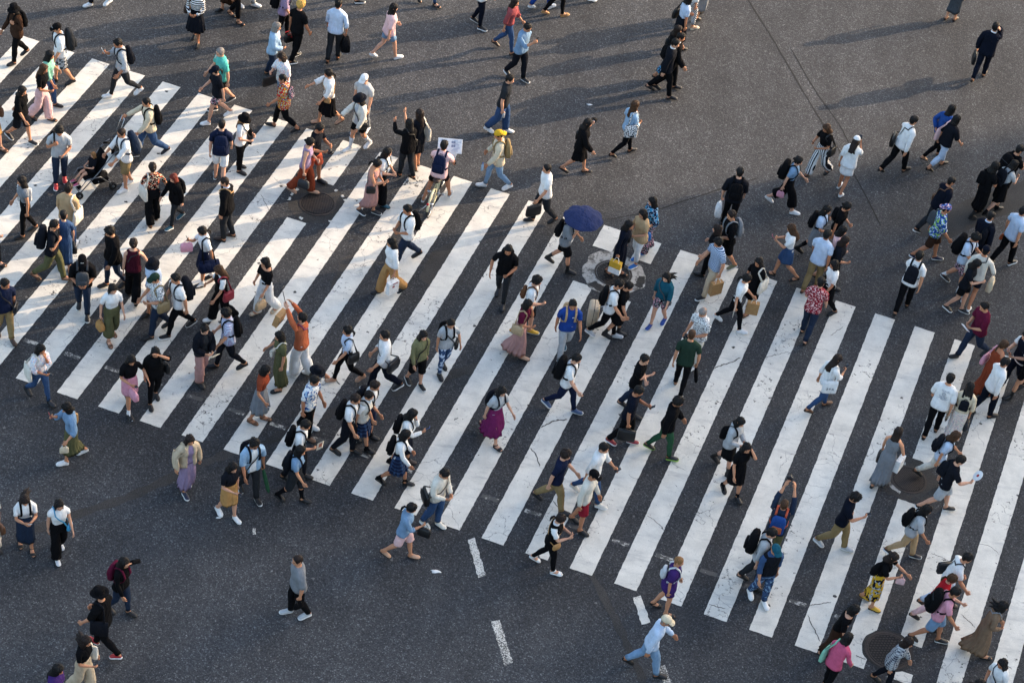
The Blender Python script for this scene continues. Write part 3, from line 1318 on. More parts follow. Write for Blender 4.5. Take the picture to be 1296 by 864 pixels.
    # tops
    for ti, tp in enumerate(tops):
        kind = tp[0]
        open_f = False
        if kind[0] == 'o' and kind[1:] in TOPS:
            kind, open_f = kind[1:], True
        ease, sl_, hem, sle, neck = TOPS[kind]
        if len(tp) > 2 and tp[2] in SLEEVE:
            sl_ = tp[2]
        extra = 0.0
        if ti < len(tops) - 1:
            k2 = tops[ti + 1][0]
            k2 = k2[1:] if k2[0] == 'o' and k2[1:] in TOPS else k2
            extra = max(.012, TOPS[k2][0] + .013 - ease)
        S = top_shape(fem, ease, sle, hem < 3, extra)
        if kind in ('tuck', 'tucks', 'tuckl', 'bodice', 'bodicel', 'sundress', 'cap'):
            Bd = Shape(fem)
            for t, t0 in zip(S.trunk, Bd.trunk):
                g = sstep(1.03, 1.10, t[0])
                for c_ in (1, 2, 3):
                    t[c_] = t[c_] * g + (t0[c_] + .003) * (1 - g)
        if kind in ('coat', 'tunic'):
            for t in S.trunk:
                if t[0] < .95:
                    t[1] += .02
                    t[2] += .02
                    t[3] += .02
        K = SLEEVE[sl_]
        nm = {'jacket': 'jacket', 'coat': 'coat', 'hood': 'hoodie', 'blouse': 'blouse', 'shirt': 'shirt', 'lshirt': 'shirt', 'rolled': 'shirt', 'polo': 'polo_shirt', 'tank': 'vest_top', 'bodice': 'bodice', 'bodicel': 'bodice', 'sundress': 'bodice', 'long': 'jumper'}.get(kind, 'tee_shirt')

        def keep(z, K=K, hem=hem, neck=neck, open_f=open_f):
            if z[0] == 'trunk':
                if open_f and z[2] in (0, TS - 1):
                    return False
                return hem <= z[1] < neck
            return z[0] == 'arm' and z[1] <= K
        garment(nm, S, pose, B, keep, fabric(tp[1]), root, fem, zoff)
        if kind in ('coat',) or (kind == 'tunic'):
            pass
        if kind == 'hood':
            h = MB()
            h.loft([[np.array([.10 * math.sin(a) * k, -.045 + .085 * math.cos(a) * k, z + .02 * math.cos(a)]) for a in [2 * PI * i / 16 for i in range(16)]] for z, k in ((1.41, 1.1), (1.45, 1.15), (1.48, .95), (1.47, .6))], 0, True)
            h.V = [tuple(v) for v in (pose.rigid(h.V, CHE) + np.array([0, 0, zoff]))]
            h.build('hood', fabric(tp[1]), root)
    # shoes and socks
    if len(shoes) > 1:
        sc_ = shoes[1].split(':')
        lo = 7 if len(sc_) > 1 and sc_[1] == 'k' else 10
        S = Shape(fem)
        S.foot_off = .004
        for q in S.leg:
            q[1] += .004
        for sd in (1, -1):
            garment('sock', S, pose, B, lambda z: z[0] in ('leg', 'foot') and z[2] == sd and (z[0] == 'foot' or z[1] > lo), fabric(sc_[0]), root, fem, zoff)
    solec = {'sneak': 'white', 'boot': 'black', 'shoe': 'black', 'heel': 'black', 'sandal': shc}[sk]
    if len(shoes[0].split(':')) > 2:
        solec = shoes[0].split(':')[2]
    elif sk == 'sneak' and shc in ('black', 'ink') and rnd.random() < .35:
        solec = 'black'
    for side, ft, zn in ((1, FTR, 1), (-1, FTL, -1)):
        S = Shape(fem)
        S.foot_off = .009
        for q in S.leg:
            q[1] += .010
        V2, W2, F2, Z2 = build(S, (0, 0))
        P2 = pose.apply(V2, W2)
        lo = {'sneak': 1, 'boot': 0, 'shoe': 2, 'heel': 4, 'sandal': 4}[sk]
        hi = {'sandal': 5}.get(sk, 99)
        fs = [q for q, z in zip(F2, Z2) if z[0] == 'foot' and z[2] == side and lo <= z[1] <= hi]
        if sk in ('heel', 'shoe'):
            fs += [q for q, z in zip(F2, Z2) if z[0] == 'foot' and z[2] == side and z[1] < lo and max(V2[list(q)][:, 2]) < .055]
        if sk == 'sandal':
            fs += [q for q, z in zip(F2, Z2) if z[0] == 'foot' and z[2] == side and z[1] == 1]
        if sk == 'boot':
            fs += [q for q, z in zip(F2, Z2) if z[0] == 'leg' and z[2] == side and z[1] >= 10]
        used = sorted({i for q in fs for i in q})
        mp = {i: k for k, i in enumerate(used)}
        b = MB()
        b.add([P2[i] for i in used], [tuple(mp[i] for i in q) for q in fs], 0)
        sm = make_shoe(sk, side)
        sm.V = [tuple(v) for v in pose.rigid(sm.V, ft)]
        b.add(sm.V, sm.F, 1)
        b.V = [(v[0], v[1], v[2] + zoff) for v in b.V]
        b.build('sandal' if sk == 'sandal' else 'shoe', [leather(shc), simple('sole_' + solec, solec, .7)], root)
    rec_ = dict(root=root, pose=pose, zoff=zoff, fem=fem, desc=desc, s=s, yaw=yaw, loc=loc, tops=tops, arms=arms, idx=idx)
    PEOPLE.append(rec_)
    tee = [o for o in root.children if o.name.split('.')[0] in ('tee_shirt', 'polo_shirt', 'shirt')]
    if tee and (ex.get('backprint') or ex.get('chestlogo')):
        g = MB()
        rows_ = [(1.36, -.07, .07), (1.335, -.05, .09), (1.20, -.10, .10), (1.175, -.08, .06), (1.15, -.09, .10), (1.125, -.04, .08)] if ex.get('backprint') else [(1.30, -.09, -.05), (1.29, -.09, -.05)]
        fr_ = not ex.get('backprint')
        for z_, x0_, x1_ in rows_:
            x_ = x0_
            while x_ < x1_:
                w_ = rnd.uniform(.012, .03)
                g.strip([spt(rec_, x_ + w_ * q_ / 3, z_, fr_, .004) for q_ in range(4)], np.array([0, 0, 1.0]), .011, .003)
                x_ += w_ + .010
        if not fr_:
            g.tube([spt(rec_, .04 * math.cos(2 * PI * q_ / 14), 1.265 + .038 * math.sin(2 * PI * q_ / 14), False, .004) for q_ in range(14)], .004, 4, 0, True)
            g.tube([spt(rec_, .018 * math.cos(2 * PI * q_ / 10), 1.265 + .03 * math.sin(2 * PI * q_ / 10), False, .004) for q_ in range(10)], .003, 4, 0, True)
        g.build('print', simple('print_pale', 'white', .7) if fr_ else simple('print_grey', '#7d8596', .7), tee[0])
    for q in bags:
        bag(rec_, q)
    return rec_
# ------------------------------------------------------------------ things people carry
def tpt(rec, a, z, off):
    pose = rec['pose']
    S = Shape(rec['fem'])
    k0 = rec['tops'][0][0]
    k0 = k0[1:] if k0[0] == 'o' and k0[1:] in TOPS else k0
    ease = TOPS[k0][0] + .012 * (len(rec['tops']) - 1)
    hw, df, db = S.trunk_at(z)
    if z < 1.25:
        hw = max(hw, S.trunk_at(1.25)[0] * .95)
        df, db = max(df, .100), max(db, .094)
    e = (ease + off) if z < 1.42 else (ease * .5 + off)
    x, y = sup(a, hw + e, df + e, db + e)
    p = np.array([[x, y - .005, z]])
    ch = sstep(.97, 1.16, z)
    q = pose.rigid(p, CHE)[0] * ch + pose.rigid(p, PEL)[0] * (1 - ch)
    return q + np.array([0, 0, rec['zoff']])


def spt(rec, x, z, front, off=.016):
    """a point on the clothed chest at a given side offset x"""
    S = Shape(rec['fem'])
    k0 = rec['tops'][0][0]
    k0 = k0[1:] if k0[0] == 'o' and k0[1:] in TOPS else k0
    e = TOPS[k0][0] + .012 * (len(rec['tops']) - 1) + off
    hw, df, db = S.trunk_at(z)
    hw, d = hw + e, (df if front else db) + e
    if z < 1.25:
        d = max(d, .1 + e)
    q = min(.999, abs(x) / hw)
    y = d * (1 - q ** 2.35) ** (1 / 2.35)
    return rec['pose'].rigid([(x, (y if front else -y) - .005, z)], CHE)[0] + np.array([0, 0, rec['zoff']])


def over_shoulder(rec, x, zf, zb, n=5):
    """strap path from the front at zf up over the shoulder and down the back to zb"""
    zt = 1.438 - max(0, abs(x) - .10) * .5
    P = [spt(rec, x, zf + (zt - zf) * i / n, True) for i in range(n + 1)]
    P.append(rec['pose'].rigid([(x, -.012, 1.478 - max(0, abs(x) - .10) * .6 + TOPS[(rec['tops'][0][0] if rec['tops'][0][0] in TOPS else rec['tops'][0][0][1:])][0] * .5)], CHE)[0] + np.array([0, 0, rec['zoff']]))
    P += [spt(rec, x, zt + (zb - zt) * i / n, False) for i in range(n + 1)]
    return P


def hand(rec, side, d=.105):
    J = rec['pose'].J
    h = HAR if side > 0 else HAL
    dv = np.array([side * math.sin(ABD), 0, -math.cos(ABD)])
    out = np.array([side * math.cos(ABD), 0, math.sin(ABD)])
    p = rec['pose'].rigid(J[h] + dv * d - out * .02, h)[0]
    return p + np.array([0, 0, rec['zoff']])


class Bag:
    def __init__(self, rec, name, p0, label, cat, group=None):
        self.rec, self.p0, self.name, self.label, self.cat, self.group = rec, np.array(p0, float), name, label, cat, group
        self.root = None

    def part(self, mb, name, mats, smooth=True):
        mb.V = [tuple(np.array(v) - self.p0) for v in mb.V]
        first = self.root is None
        o = mb.build(self.name if first else name, mats, None if first else self.root, smooth)
        if first:
            r = self.rec
            c, s = math.cos(r['yaw']), math.sin(r['yaw'])
            p = self.p0 * r['s'] * np.array([SLIM, SLIM, 1])
            o.location = (r['loc'][0] + c * p[0] - s * p[1], r['loc'][1] + s * p[0] + c * p[1], p[2])
            o.rotation_euler = (0, 0, r['yaw'])
            o.scale = (r['s'] * SLIM, r['s'] * SLIM, r['s'])
            tag(o, self.label, self.cat, self.group)
            self.root = o
        return o


def frame_chest(rec):
    return rec['pose'].R[CHE]


def zip_lines(mb, c, s, M, z):
    mb.box(c + M @ np.array([0, -s[1] / 2 - .002, z]), (s[0] * .86, .006, .010), 0, M)


def bag(rec, q):
    kind, col = q[0], q[1]
    side = -1 if len(q) > 2 and q[2] == 'L' else 1
    col2 = q[3] if len(q) > 3 else None
    pose, zo, d = rec['pose'], np.array([0, 0, rec['zoff']]), rec['desc']
    rnd = random.Random(rec['idx'] * 31 + len(kind))
    cwd = cw(col)
    if kind in ('backpack', 'bigpack', 'minipack', 'frontpack', 'sidepack'):
        sz = {'backpack': (.30, .15, .43), 'bigpack': (.34, .21, .52), 'minipack': (.22, .11, .27), 'frontpack': (.28, .14, .38), 'sidepack': (.27, .13, .38)}[kind]
        fr = 1 if kind == 'frontpack' else -1
        M = frame_chest(rec)
        base = tpt(rec, 0 if fr > 0 else PI, 1.22, .005)
        if kind == 'sidepack':
            base = tpt(rec, PI * .70 * side, 1.20, .0)
            M = M @ rz(-side * .75)
        c = base + M @ np.array([0, fr * (sz[1] / 2 + .005), -.02 if sz[2] < .5 else .0])
        b = Bag(rec, 'backpack', c - np.array([0, 0, sz[2] / 2]), f'{cwd} backpack of person {d}', 'backpack', 'backpacks in the crowd')
        m = MB()
        rings = []
        for t, k, dy in ((-.5, .82, .60), (-.46, .98, .95), (-.2, 1.03, 1.05), (.1, 1, 1), (.32, .94, .86), (.45, .76, .62), (.5, .48, .34)):
            r = []
            for i in range(16):
                x, y = sup(2 * PI * i / 16, sz[0] / 2 * k, sz[1] / 2 * dy, sz[1] / 2 * dy, 3.4)
                wob = 1 + .04 * math.sin(3 * i + t * 9 + rec['idx'])
                r.append(c + M @ np.array([x * wob, y * wob - fr * (1 - dy) * sz[1] * -.25 * 0, t * sz[2]]))
            rings.append(r)
        m.loft(rings)
        b.part(m, 'pack', fabric(col))
        m = MB()
        m.box(c + M @ np.array([0, fr * sz[1] * .52, -sz[2] * .19]), (sz[0] * .74, sz[1] * .40, sz[2] * .38), 0, M, .92, .022)
        b.part(m, 'pocket', fabric(col2 or col))
        m = MB()
        m.tube([c + M @ np.array([x, -fr * sz[1] * .30, sz[2] * .5 + z]) for x, z in ((-.035, -.02), (-.025, .02), (.025, .02), (.035, -.02))], .007)
        b.part(m, 'handle', fabric('ink'))
        if kind in ('bigpack',):
            m = MB()
            zip_lines(m, c, (sz[0], sz[1] * 2.0 * 0 + sz[1]), M, .10)
            b.part(m, 'zip', fabric('dgrey'))
        if kind != 'sidepack':
            for sd in (1, -1):
                m = MB()
                bx = .105 * (.9 if rec['fem'] else 1)
                pts = over_shoulder(rec, sd * bx, 1.15, 1.36)
                lo_ = [tpt(rec, sd * q, z, .016) for q, z in ((1.15, 1.12), (1.65, 1.09), (2.3, 1.07))]
                if fr > 0:
                    pts = over_shoulder(rec, sd * bx, 1.36, 1.15)[::-1]
                    lo_ = [tpt(rec, sd * (PI - q), z, .016) for q, z in ((1.15, 1.12), (1.65, 1.09), (2.3, 1.07))]
                pts = lo_[::-1] + pts
                m.strip(pts, list((np.array([1, 0, 0]) if i > 2 else np.array([0, .2, 1])) for i in range(len(pts))), .045, .012)
                b.part(m, 'strap', fabric(col if len(q) < 5 else q[4]))
        else:
            m = MB()
            pts = [c + M @ np.array([0, .0, sz[2] * .45]), *over_shoulder(rec, side * .12, 1.30, 1.36, 3)[::-1], tpt(rec, side * 1.4, 1.10, .02)]
            m.strip(pts, M @ np.array([1, 0, 0]), .04, .008)
            b.part(m, 'strap', fabric(col))
        return
    if kind in ('tote', 'shoulder', 'cross', 'small', 'duffel', 'messenger'):
        sz = {'tote': (.36, .09, .36), 'shoulder': (.30, .11, .25), 'cross': (.24, .08, .19), 'small': (.18, .07, .14), 'duffel': (.52, .24, .26), 'messenger': (.36, .11, .27)}[kind]
        zc = {'tote': .98, 'shoulder': .98, 'cross': .92, 'small': .92, 'duffel': .80, 'messenger': .93}[kind]
        aa = side * {'tote': 1.75, 'shoulder': 1.75, 'cross': 1.05, 'small': .85, 'duffel': 1.6, 'messenger': 2.1}[kind]
        p = tpt(rec, aa, zc, .012)
        nrm = tpt(rec, aa, zc, .10) - p
        nrm[2] = 0
        nrm /= np.linalg.norm(nrm)
        p = p + nrm * (sz[1] / 2 + (.03 if kind in ('tote', 'shoulder', 'duffel') else .01))
        tx = np.array([-nrm[1], nrm[0], 0])
        M = np.array([tx, nrm, [0, 0, 1]]).T
        c = p
        nm = {'tote': 'tote_bag', 'shoulder': 'shoulder_bag', 'cross': 'crossbody_bag', 'small': 'small_bag', 'duffel': 'duffel_bag', 'messenger': 'messenger_bag'}[kind]
        b = Bag(rec, nm, c - np.array([0, 0, sz[2] / 2]), f"{cwd} {nm.replace('_', ' ')} on person {d}", 'bag', 'bags in the crowd')
        m = MB()
        rings = []
        for t, kx, ky in ((-.5, .90, .75), (-.44, .97, 1.05), (-.1, 1.0, 1.1), (.25, .97, .85), (.5, .95, .45)):
            r = []
            for i in range(16):
                x, y = sup(2 * PI * i / 16, sz[0] / 2 * kx, sz[1] / 2 * ky, sz[1] / 2 * ky, 4.5)
                r.append(c + M @ np.array([x * (1 + .03 * math.sin(i * 2 + t * 7)), y, t * sz[2]]))
            rings.append(r)
        m.loft(rings)
        mt = fabric(col) if kind in ('tote', 'duffel') or col in PATTERNS else leather(col)
        b.part(m, 'bag', mt)
        if len(q) > 4:          # lettering on the outer face
            fc = bpy.data.curves.new('lettering', 'FONT')
            fc.body, fc.size, fc.extrude, fc.align_x, fc.align_y = q[4], .085, .002, 'CENTER', 'CENTER'
            fo = bpy.data.objects.new('lettering', fc)
            C.objects.link(fo)
            me = bpy.data.meshes.new_from_object(fo.evaluated_get(bpy.context.evaluated_depsgraph_get()))
            bpy.data.objects.remove(fo)
            m = MB()
            m.add([c + M @ np.array([-v.co.x, sz[1] * .555 + .004 + v.co.z, v.co.y - .03]) for v in me.vertices], [tuple(p_.vertices) for p_ in me.polygons])
            b.part(m, 'lettering', simple('print_ink', 'ink', .7), False)
        m = MB()
        if kind in ('tote', 'shoulder', 'duffel'):
            for yy in (-1, 1):
                l = c + M @ np.array([-sz[0] * .28, yy * sz[1] * .25, sz[2] * .48])
                r = c + M @ np.array([sz[0] * .28, yy * sz[1] * .25, sz[2] * .48])
                fr_, bk_ = (l, r) if (l[1] > r[1]) else (r, l)
                sp = over_shoulder(rec, side * (.125 + .006 * yy), 1.36, 1.36, 3)
                pts = [fr_] + sp + [bk_]
                m.strip(pts, [np.array([0, 1.0, 0])] + [np.array([1.0, .2, 0])] * len(sp) + [np.array([0, 1.0, 0])], .028, .008)
            b.part(m, 'handle', mt if kind != 'duffel' else fabric('ink'))
        else:
            pts = [c + M @ np.array([-sz[0] * .46 * side, -.01, sz[2] * .45])]
            path = [(1.9, 1.02), (2.5, 1.18), (2.9, 1.32)] if kind != 'messenger' else [(2.6, 1.12), (2.9, 1.25), (3.0, 1.36)]
            for a, z in path:
                pts.append(tpt(rec, side * a, z, .012))
            pts += over_shoulder(rec, -side * .105, 1.36, 1.38, 2)[::-1]
            for x_, z_ in ((-.055, 1.30), (.0, 1.22), (.07, 1.12)):
                pts.append(spt(rec, side * x_, z_, True))
            pts.append(c + M @ np.array([sz[0] * .46 * side, -.01, sz[2] * .45]))
            sides = []
            for i in range(len(pts)):
                t_ = pts[min(i + 1, len(pts) - 1)] - pts[max(i - 1, 0)]
                rad = pts[i] - (pose.rigid([(0, 0, 1.2)], CHE)[0] + zo)
                rad[2] *= .3
                sides.append(np.cross(t_, rad))
            m.strip(pts, sides, .026, .008)
            b.part(m, 'strap', mt)
            m = MB()
            m.box(c + M @ np.array([0, sz[1] * .56, sz[2] * .12]), (sz[0] * .92, .012, sz[2] * .60), 0, M, 1, .008)
            b.part(m, 'flap', mt)
        return
    hp = hand(rec, side)
    fwd = np.array([0, 1.0, 0])
    M = np.eye(3)
    # held bags hang below the hand, their long side along the walk
    A = np.array([[0, -1, 0], [1, 0, 0], [0, 0, 1.0]]) @ rz(rnd.uniform(-.25, .25))
    if kind in ('handbag', 'brief', 'shop', 'plastic', 'basket', 'duf', 'pouch'):
        sz = {'handbag': (.30, .13, .22), 'brief': (.40, .10, .29), 'shop': (.30, .12, .34), 'plastic': (.26, .15, .34), 'basket': (.24, .16, .20), 'duf': (.50, .24, .26), 'pouch': (.20, .07, .16)}[kind]
        gap = {'handbag': .12, 'brief': .06, 'shop': .12, 'plastic': .14, 'basket': .10, 'duf': .10, 'pouch': .06}[kind]
        if 'bag' == rec['arms'][0 if side > 0 else 1]:
            hp = hp + np.array([side * .03, -.10, -.02])
        c = hp + np.array([side * .02, 0, -gap - sz[2] / 2])
        nm = {'handbag': 'handbag', 'brief': 'briefcase', 'shop': 'shopping_bag', 'plastic': 'carrier_bag', 'basket': 'basket_bag', 'duf': 'holdall', 'pouch': 'pouch'}[kind]
        b = Bag(rec, nm, c - np.array([0, 0, sz[2] / 2]), f"{cwd} {nm.replace('_', ' ')} held by person {d}", 'bag', 'bags in the crowd')
        m = MB()
        if kind == 'shop':
            m.box(c, sz, 0, A)
            mt = simple('paper_' + col, col, .7)
        else:
            rings = []
            for t, kx, ky in ((-.5, .90, .80), (-.43, .99, 1.0), (0, 1.0, 1.0), (.3, .96, .80), (.5, .80 if kind != 'brief' else .97, .45)):
                r = []
                for i in range(16):
                    x, y = sup(2 * PI * i / 16, sz[0] / 2 * kx, sz[1] / 2 * ky, sz[1] / 2 * ky, 5)
                    wob = (1 + .09 * math.sin(i * 2.3 + t * 9)) if kind == 'plastic' else 1
                    r.append(c + A @ np.array([x * wob, y * wob, t * sz[2]]))
                rings.append(r)
            m.loft(rings)
            mt = leather(col) if kind in ('handbag', 'brief') else fabric(col)
        b.part(m, 'bag', mt, kind != 'shop')
        if col2:
            m = MB()
            m.box(c + A @ np.array([0, 0, -sz[2] * .25]), (sz[0] * 1.012, sz[1] * 1.02, sz[2] * .48), 0, A)
            b.part(m, 'panel', simple('paper_' + col2, col2, .7), False)
        if len(q) > 4:
            m = MB()
            for yy in (-1, 1):
                m.box(c + A @ np.array([.02, yy * sz[1] * .505, .06]), (.07, .004, .05), 0, A)
                m.box(c + A @ np.array([-.03, yy * sz[1] * .505, .14]), (.16, .004, .03), 0, A)
            b.part(m, 'logo', simple('paper_' + q[4], q[4], .7), False)
        for yy in (-1, 1):
            m = MB()
            top = hp
            m.tube([c + A @ np.array([-sz[0] * .25, yy * sz[1] * .3, sz[2] * .48]), top + A @ np.array([-.03, 0, -.02]), top + A @ np.array([.03, 0, -.02]), c + A @ np.array([sz[0] * .25, yy * sz[1] * .3, sz[2] * .48])], .006, 5)
            b.part(m, 'handle', simple('cord_' + ('white' if kind == 'shop' else col), 'white' if kind in ('shop', 'plastic') else col, .8))
        return
    h = HAR if side > 0 else HAL
    Rh = pose.R[h]
    face = pose.rigid([(0, .08, 1.58)], HEA)[0] + zo
    tip = hand(rec, side, .13)
    if kind == 'phone':
        zv = face - tip
        zv /= np.linalg.norm(zv)
        xv = np.cross(np.array([0, 0, 1.0]), zv)
        xv /= np.linalg.norm(xv)
        Mp = np.array([xv, np.cross(zv, xv), zv]).T
        c = tip + zv * .03 + Mp @ np.array([0, .03, 0])
        b = Bag(rec, 'phone', c, f'{cwd} phone held by person {d}', 'phone', 'phones in hands')
        m = MB()
        m.box(c, (.076, .15, .010), 0, Mp, 1, .003)
        b.part(m, 'case', simple('phone_' + col, col, .35))
        m = MB()
        m.box(c + zv * .0065, (.066, .136, .003), 0, Mp)
        b.part(m, 'screen', simple('phone_screen', '#20262d', .08))
        return
    if kind == 'camera':
        c = tip + np.array([0, .05, .03])
        b = Bag(rec, 'camera', c, f'{cwd} camera held by person {d}', 'camera')
        m = MB()
        m.box(c, (.13, .05, .085), 0, None, 1, .01)
        m.box(c + np.array([0, 0, .05]), (.05, .04, .03), 0, None, .8, .005)
        b.part(m, 'camera_body', simple('phone_' + col, col, .4))
        m = MB()
        m.tube([c + np.array([0, .02, 0]), c + np.array([0, .09, 0])], .033, 12)
        b.part(m, 'lens', simple('lens_dark', '#0d0d0f', .15))
        return
    if kind == 'selfie':
        up = np.array([-.10, .22, .97])
        c = hand(rec, side, .09)
        b = Bag(rec, 'selfie_stick', c, f'{cwd} selfie stick with a phone raised by person {d}', 'selfie stick')
        m = MB()
        m.tube([c - up * .12, c + up * .02], .014, 8)
        m.tube([c + up * .02, c + up * .36], .008, 8)
        b.part(m, 'stick', simple('phone_' + col, col, .4))
        m = MB()
        m.box(c + up * .42, (.15, .012, .076), 0, None, 1, .004)
        b.part(m, 'phone', simple('phone_ink', 'ink', .3))
        return
    if kind == 'umbrella':
        base = hand(rec, side, .09)
        top = base + np.array([-side * .06, .06, .50])
        b = Bag(rec, 'umbrella', base, f'open {cwd} umbrella with pale rim over person {d}', 'umbrella')
        m = MB()
        n, q_ = 8, 7
        rings = []
        Rr = .50
        for k in range(q_ + 1):
            t = k / q_
            r = []
            for i in range(n * 4):
                a = 2 * PI * i / (n * 4)
                sc_ = 1 - .075 * t * (1 - abs(math.cos(a * n / 2)) ** .7)
                dr = .20 * (t ** 1.9) + .018 * t * (1 - abs(math.cos(a * n / 2)))
                r.append(top + np.array([Rr * t * sc_ * math.cos(a), Rr * t * sc_ * math.sin(a), -dr + .0]))
            rings.append(r)
        rings[0] = [top + np.array([.008 * math.cos(2 * PI * i / (n * 4)), .008 * math.sin(2 * PI * i / (n * 4)), .001]) for i in range(n * 4)]
        inner = [[p - np.array([0, 0, .006]) for p in r] for r in rings[::-1]]
        m.loft((rings + inner)[::-1], 0, False)
        b.part(m, 'canopy', fabric(col))
        m = MB()
        m.tube([base - np.array([0, .01, .10]), base, top + np.array([0, 0, .05])], [.014, .007, .005], 8)
        b.part(m, 'shaft', simple('phone_ink', 'ink', .3))
        for i in range(n):
            m = MB()
            a = 2 * PI * i / n
            m.tube([r[i * 4] - np.array([0, 0, .009]) for r in rings], .0035, 4)
            b.part(m, 'rib', simple('steel', 'silver', .3, .9))
        return
    if kind == 'folded':      # a long folded umbrella or green wrapped bunch
        c = hand(rec, side, .09)
        e = c + np.array([side * .10, .16, -.62])
        b = Bag(rec, 'folded_umbrella', c, f'{cwd} folded umbrella held by person {d}', 'umbrella')
        m = MB()
        m.tube([c + (e - c) * t for t in (0, .12, .3, .6, .9, 1)], [.012, .03, .042, .045, .04, .012], 8)
        b.part(m, 'canopy', fabric(col))
        m = MB()
        m.tube([c - (e - c) * .12, c + (e - c) * .02], .012, 8)
        b.part(m, 'handle', simple('phone_ink', 'ink', .3))
        return
    if kind == 'paper':
        c = tip + np.array([-side * .05, .06, .03])
        b = Bag(rec, 'booklet', c, f'{cwd} booklet held by person {d}', 'booklet')
        m = MB()
        m.box(c, (.22, .15, .014), 0, rx(.7) @ rz(.2))
        b.part(m, 'cover', simple('paper_' + col, col, .7), False)
        if col2:
            m = MB()
            m.box(c + rx(.7) @ np.array([.0, .02, .009]), (.12, .08, .004), 0, rx(.7) @ rz(.2))
            b.part(m, 'picture', simple('paper_' + col2, col2, .7), False)
        return
    if kind == 'bottle':
        c = tip + np.array([0, .03, 0])
        b = Bag(rec, 'drink_bottle', c, f'{cwd} drink bottle held by person {d}', 'bottle')
        m = MB()
        m.tube([c + np.array([0, 0, z]) for z in (-.08, -.075, .06, .09, .12)], [.02, .033, .033, .016, .015], 10)
        b.part(m, 'bottle', simple('phone_' + col, col, .2))
        m = MB()
        m.tube([c + np.array([0, 0, .118]), c + np.array([0, 0, .14])], .017, 10)
        b.part(m, 'lid', simple('phone_blue', 'blue', .4))
        return
    if kind == 'fan':
        c = hand(rec, side, .10)
        up = np.array([.05, .2, .97])
        b = Bag(rec, 'hand_fan', c, f'round {cwd} fan with red emblem of person {d}', 'fan')
        m = MB()
        cc = c + np.array([.02, .06, .20])
        tilt = rx(.75)
        m.loft([[cc + tilt @ np.array([.13 * math.cos(2 * PI * i / 24), .115 * math.sin(2 * PI * i / 24), z]) for i in range(24)] for z in (-.003, .003)])
        b.part(m, 'blade', simple('paper_' + col, col, .6), False)
        m = MB()
        m.loft([[cc + tilt @ np.array([.035 * math.cos(2 * PI * i / 12) * k, .035 * math.sin(2 * PI * i / 12) * k, .004 + .001 * z]) for i in range(12)] for z, k in ((0, 1), (1, 1), (1, .45), (0, .45))])
        b.part(m, 'emblem', simple('paper_red', 'red', .6), False)
        m = MB()
        m.tube([c - up * .06, cc + tilt @ np.array([0, -.10, 0])], .009, 6)
        b.part(m, 'handle', simple('phone_white', 'white', .4))
        return
    if kind in ('suitcase', 'trolley'):
        sz = (.38, .24, .56) if kind == 'suitcase' else (.34, .22, .48)
        gp = hand(rec, side, .10)
        c = np.array([gp[0] + side * .08, gp[1] - .22 if kind == 'suitcase' else gp[1] + .10, sz[2] / 2 + .05])
        b = Bag(rec, 'suitcase', c - np.array([0, 0, c[2]]), f'{cwd} wheeled suitcase beside person {d}', 'suitcase')
        m = MB()
        m.box(c, sz, 0, rz(.15), 1, .035)
        b.part(m, 'shell', simple('case_' + col, col, .4))
        m = MB()
        m.box(c, (sz[0] * 1.004, .018, sz[2] * 1.004), 0, rz(.15), 1, .004)
        b.part(m, 'zip', fabric('ink'))
        for sx in (-1, 1):
            for sy in (-1, 1):
                m = MB()
                w = c + np.array([sx * sz[0] * .38, sy * sz[1] * .32, -sz[2] / 2 - .024])
                m.tube([w - np.array([.012, 0, 0]), w + np.array([.012, 0, 0])], .026, 10)
                b.part(m, 'wheel', simple('rubber', '#141414', .7))
        m = MB()
        t = c + np.array([0, sz[1] * .3, sz[2] / 2])
        for sx in (-.09, .09):
            m.tube([t + np.array([sx, 0, 0]), np.array([gp[0] + sx, gp[1], gp[2]])], .008, 6)
        m.tube([np.array([gp[0] - .10, gp[1], gp[2]]), np.array([gp[0] + .10, gp[1], gp[2]])], .013, 6)
        b.part(m, 'handle', simple('steel', 'silver', .3, .9))
        return
    if kind == 'waist':
        p = tpt(rec, side * .5, 1.0, .03)
        b = Bag(rec, 'waist_bag', p, f'{cwd} waist bag on person {d}', 'bag', 'bags in the crowd')
        m = MB()
        m.box(p, (.20, .08, .13), 0, None, .9, .02)
        b.part(m, 'bag', leather(col))
        m = MB()
        m.strip([tpt(rec, 2 * PI * i / 20, 1.0, .012) for i in range(21)], np.array([0, 0, 1.0]), .025, .005)
        b.part(m, 'strap', leather(col))
        return
    if kind == 'cloth':       # a garment carried over the forearm
        J = pose.J
        a = pose.rigid([J[FAR if side > 0 else FAL]], FAR if side > 0 else FAL)[0] + zo
        w = hand(rec, side, .0)
        b = Bag(rec, 'folded_garment', w, f'{cwd} garment on the arm of person {d}', 'garment')
        m = MB()
        rows = []
        for t in (0, .25, .5, .75, 1):
            p = a + (w - a) * (.25 + .7 * t)
            r = []
            for k in range(14):
                u = 2 * PI * k / 14
                x = .055 * math.cos(u)
                z = .02 + .055 * math.sin(u) if math.sin(u) > 0 else .02 + .42 * math.sin(u) * (1 + .12 * math.sin(5 * t))
                r.append(p + np.array([x * (1 + .25 * math.sin(3 * t + k)), 0, z]))
            rows.append(r)
        m.loft(rows)
        b.part(m, 'cloth', fabric(col))
        return
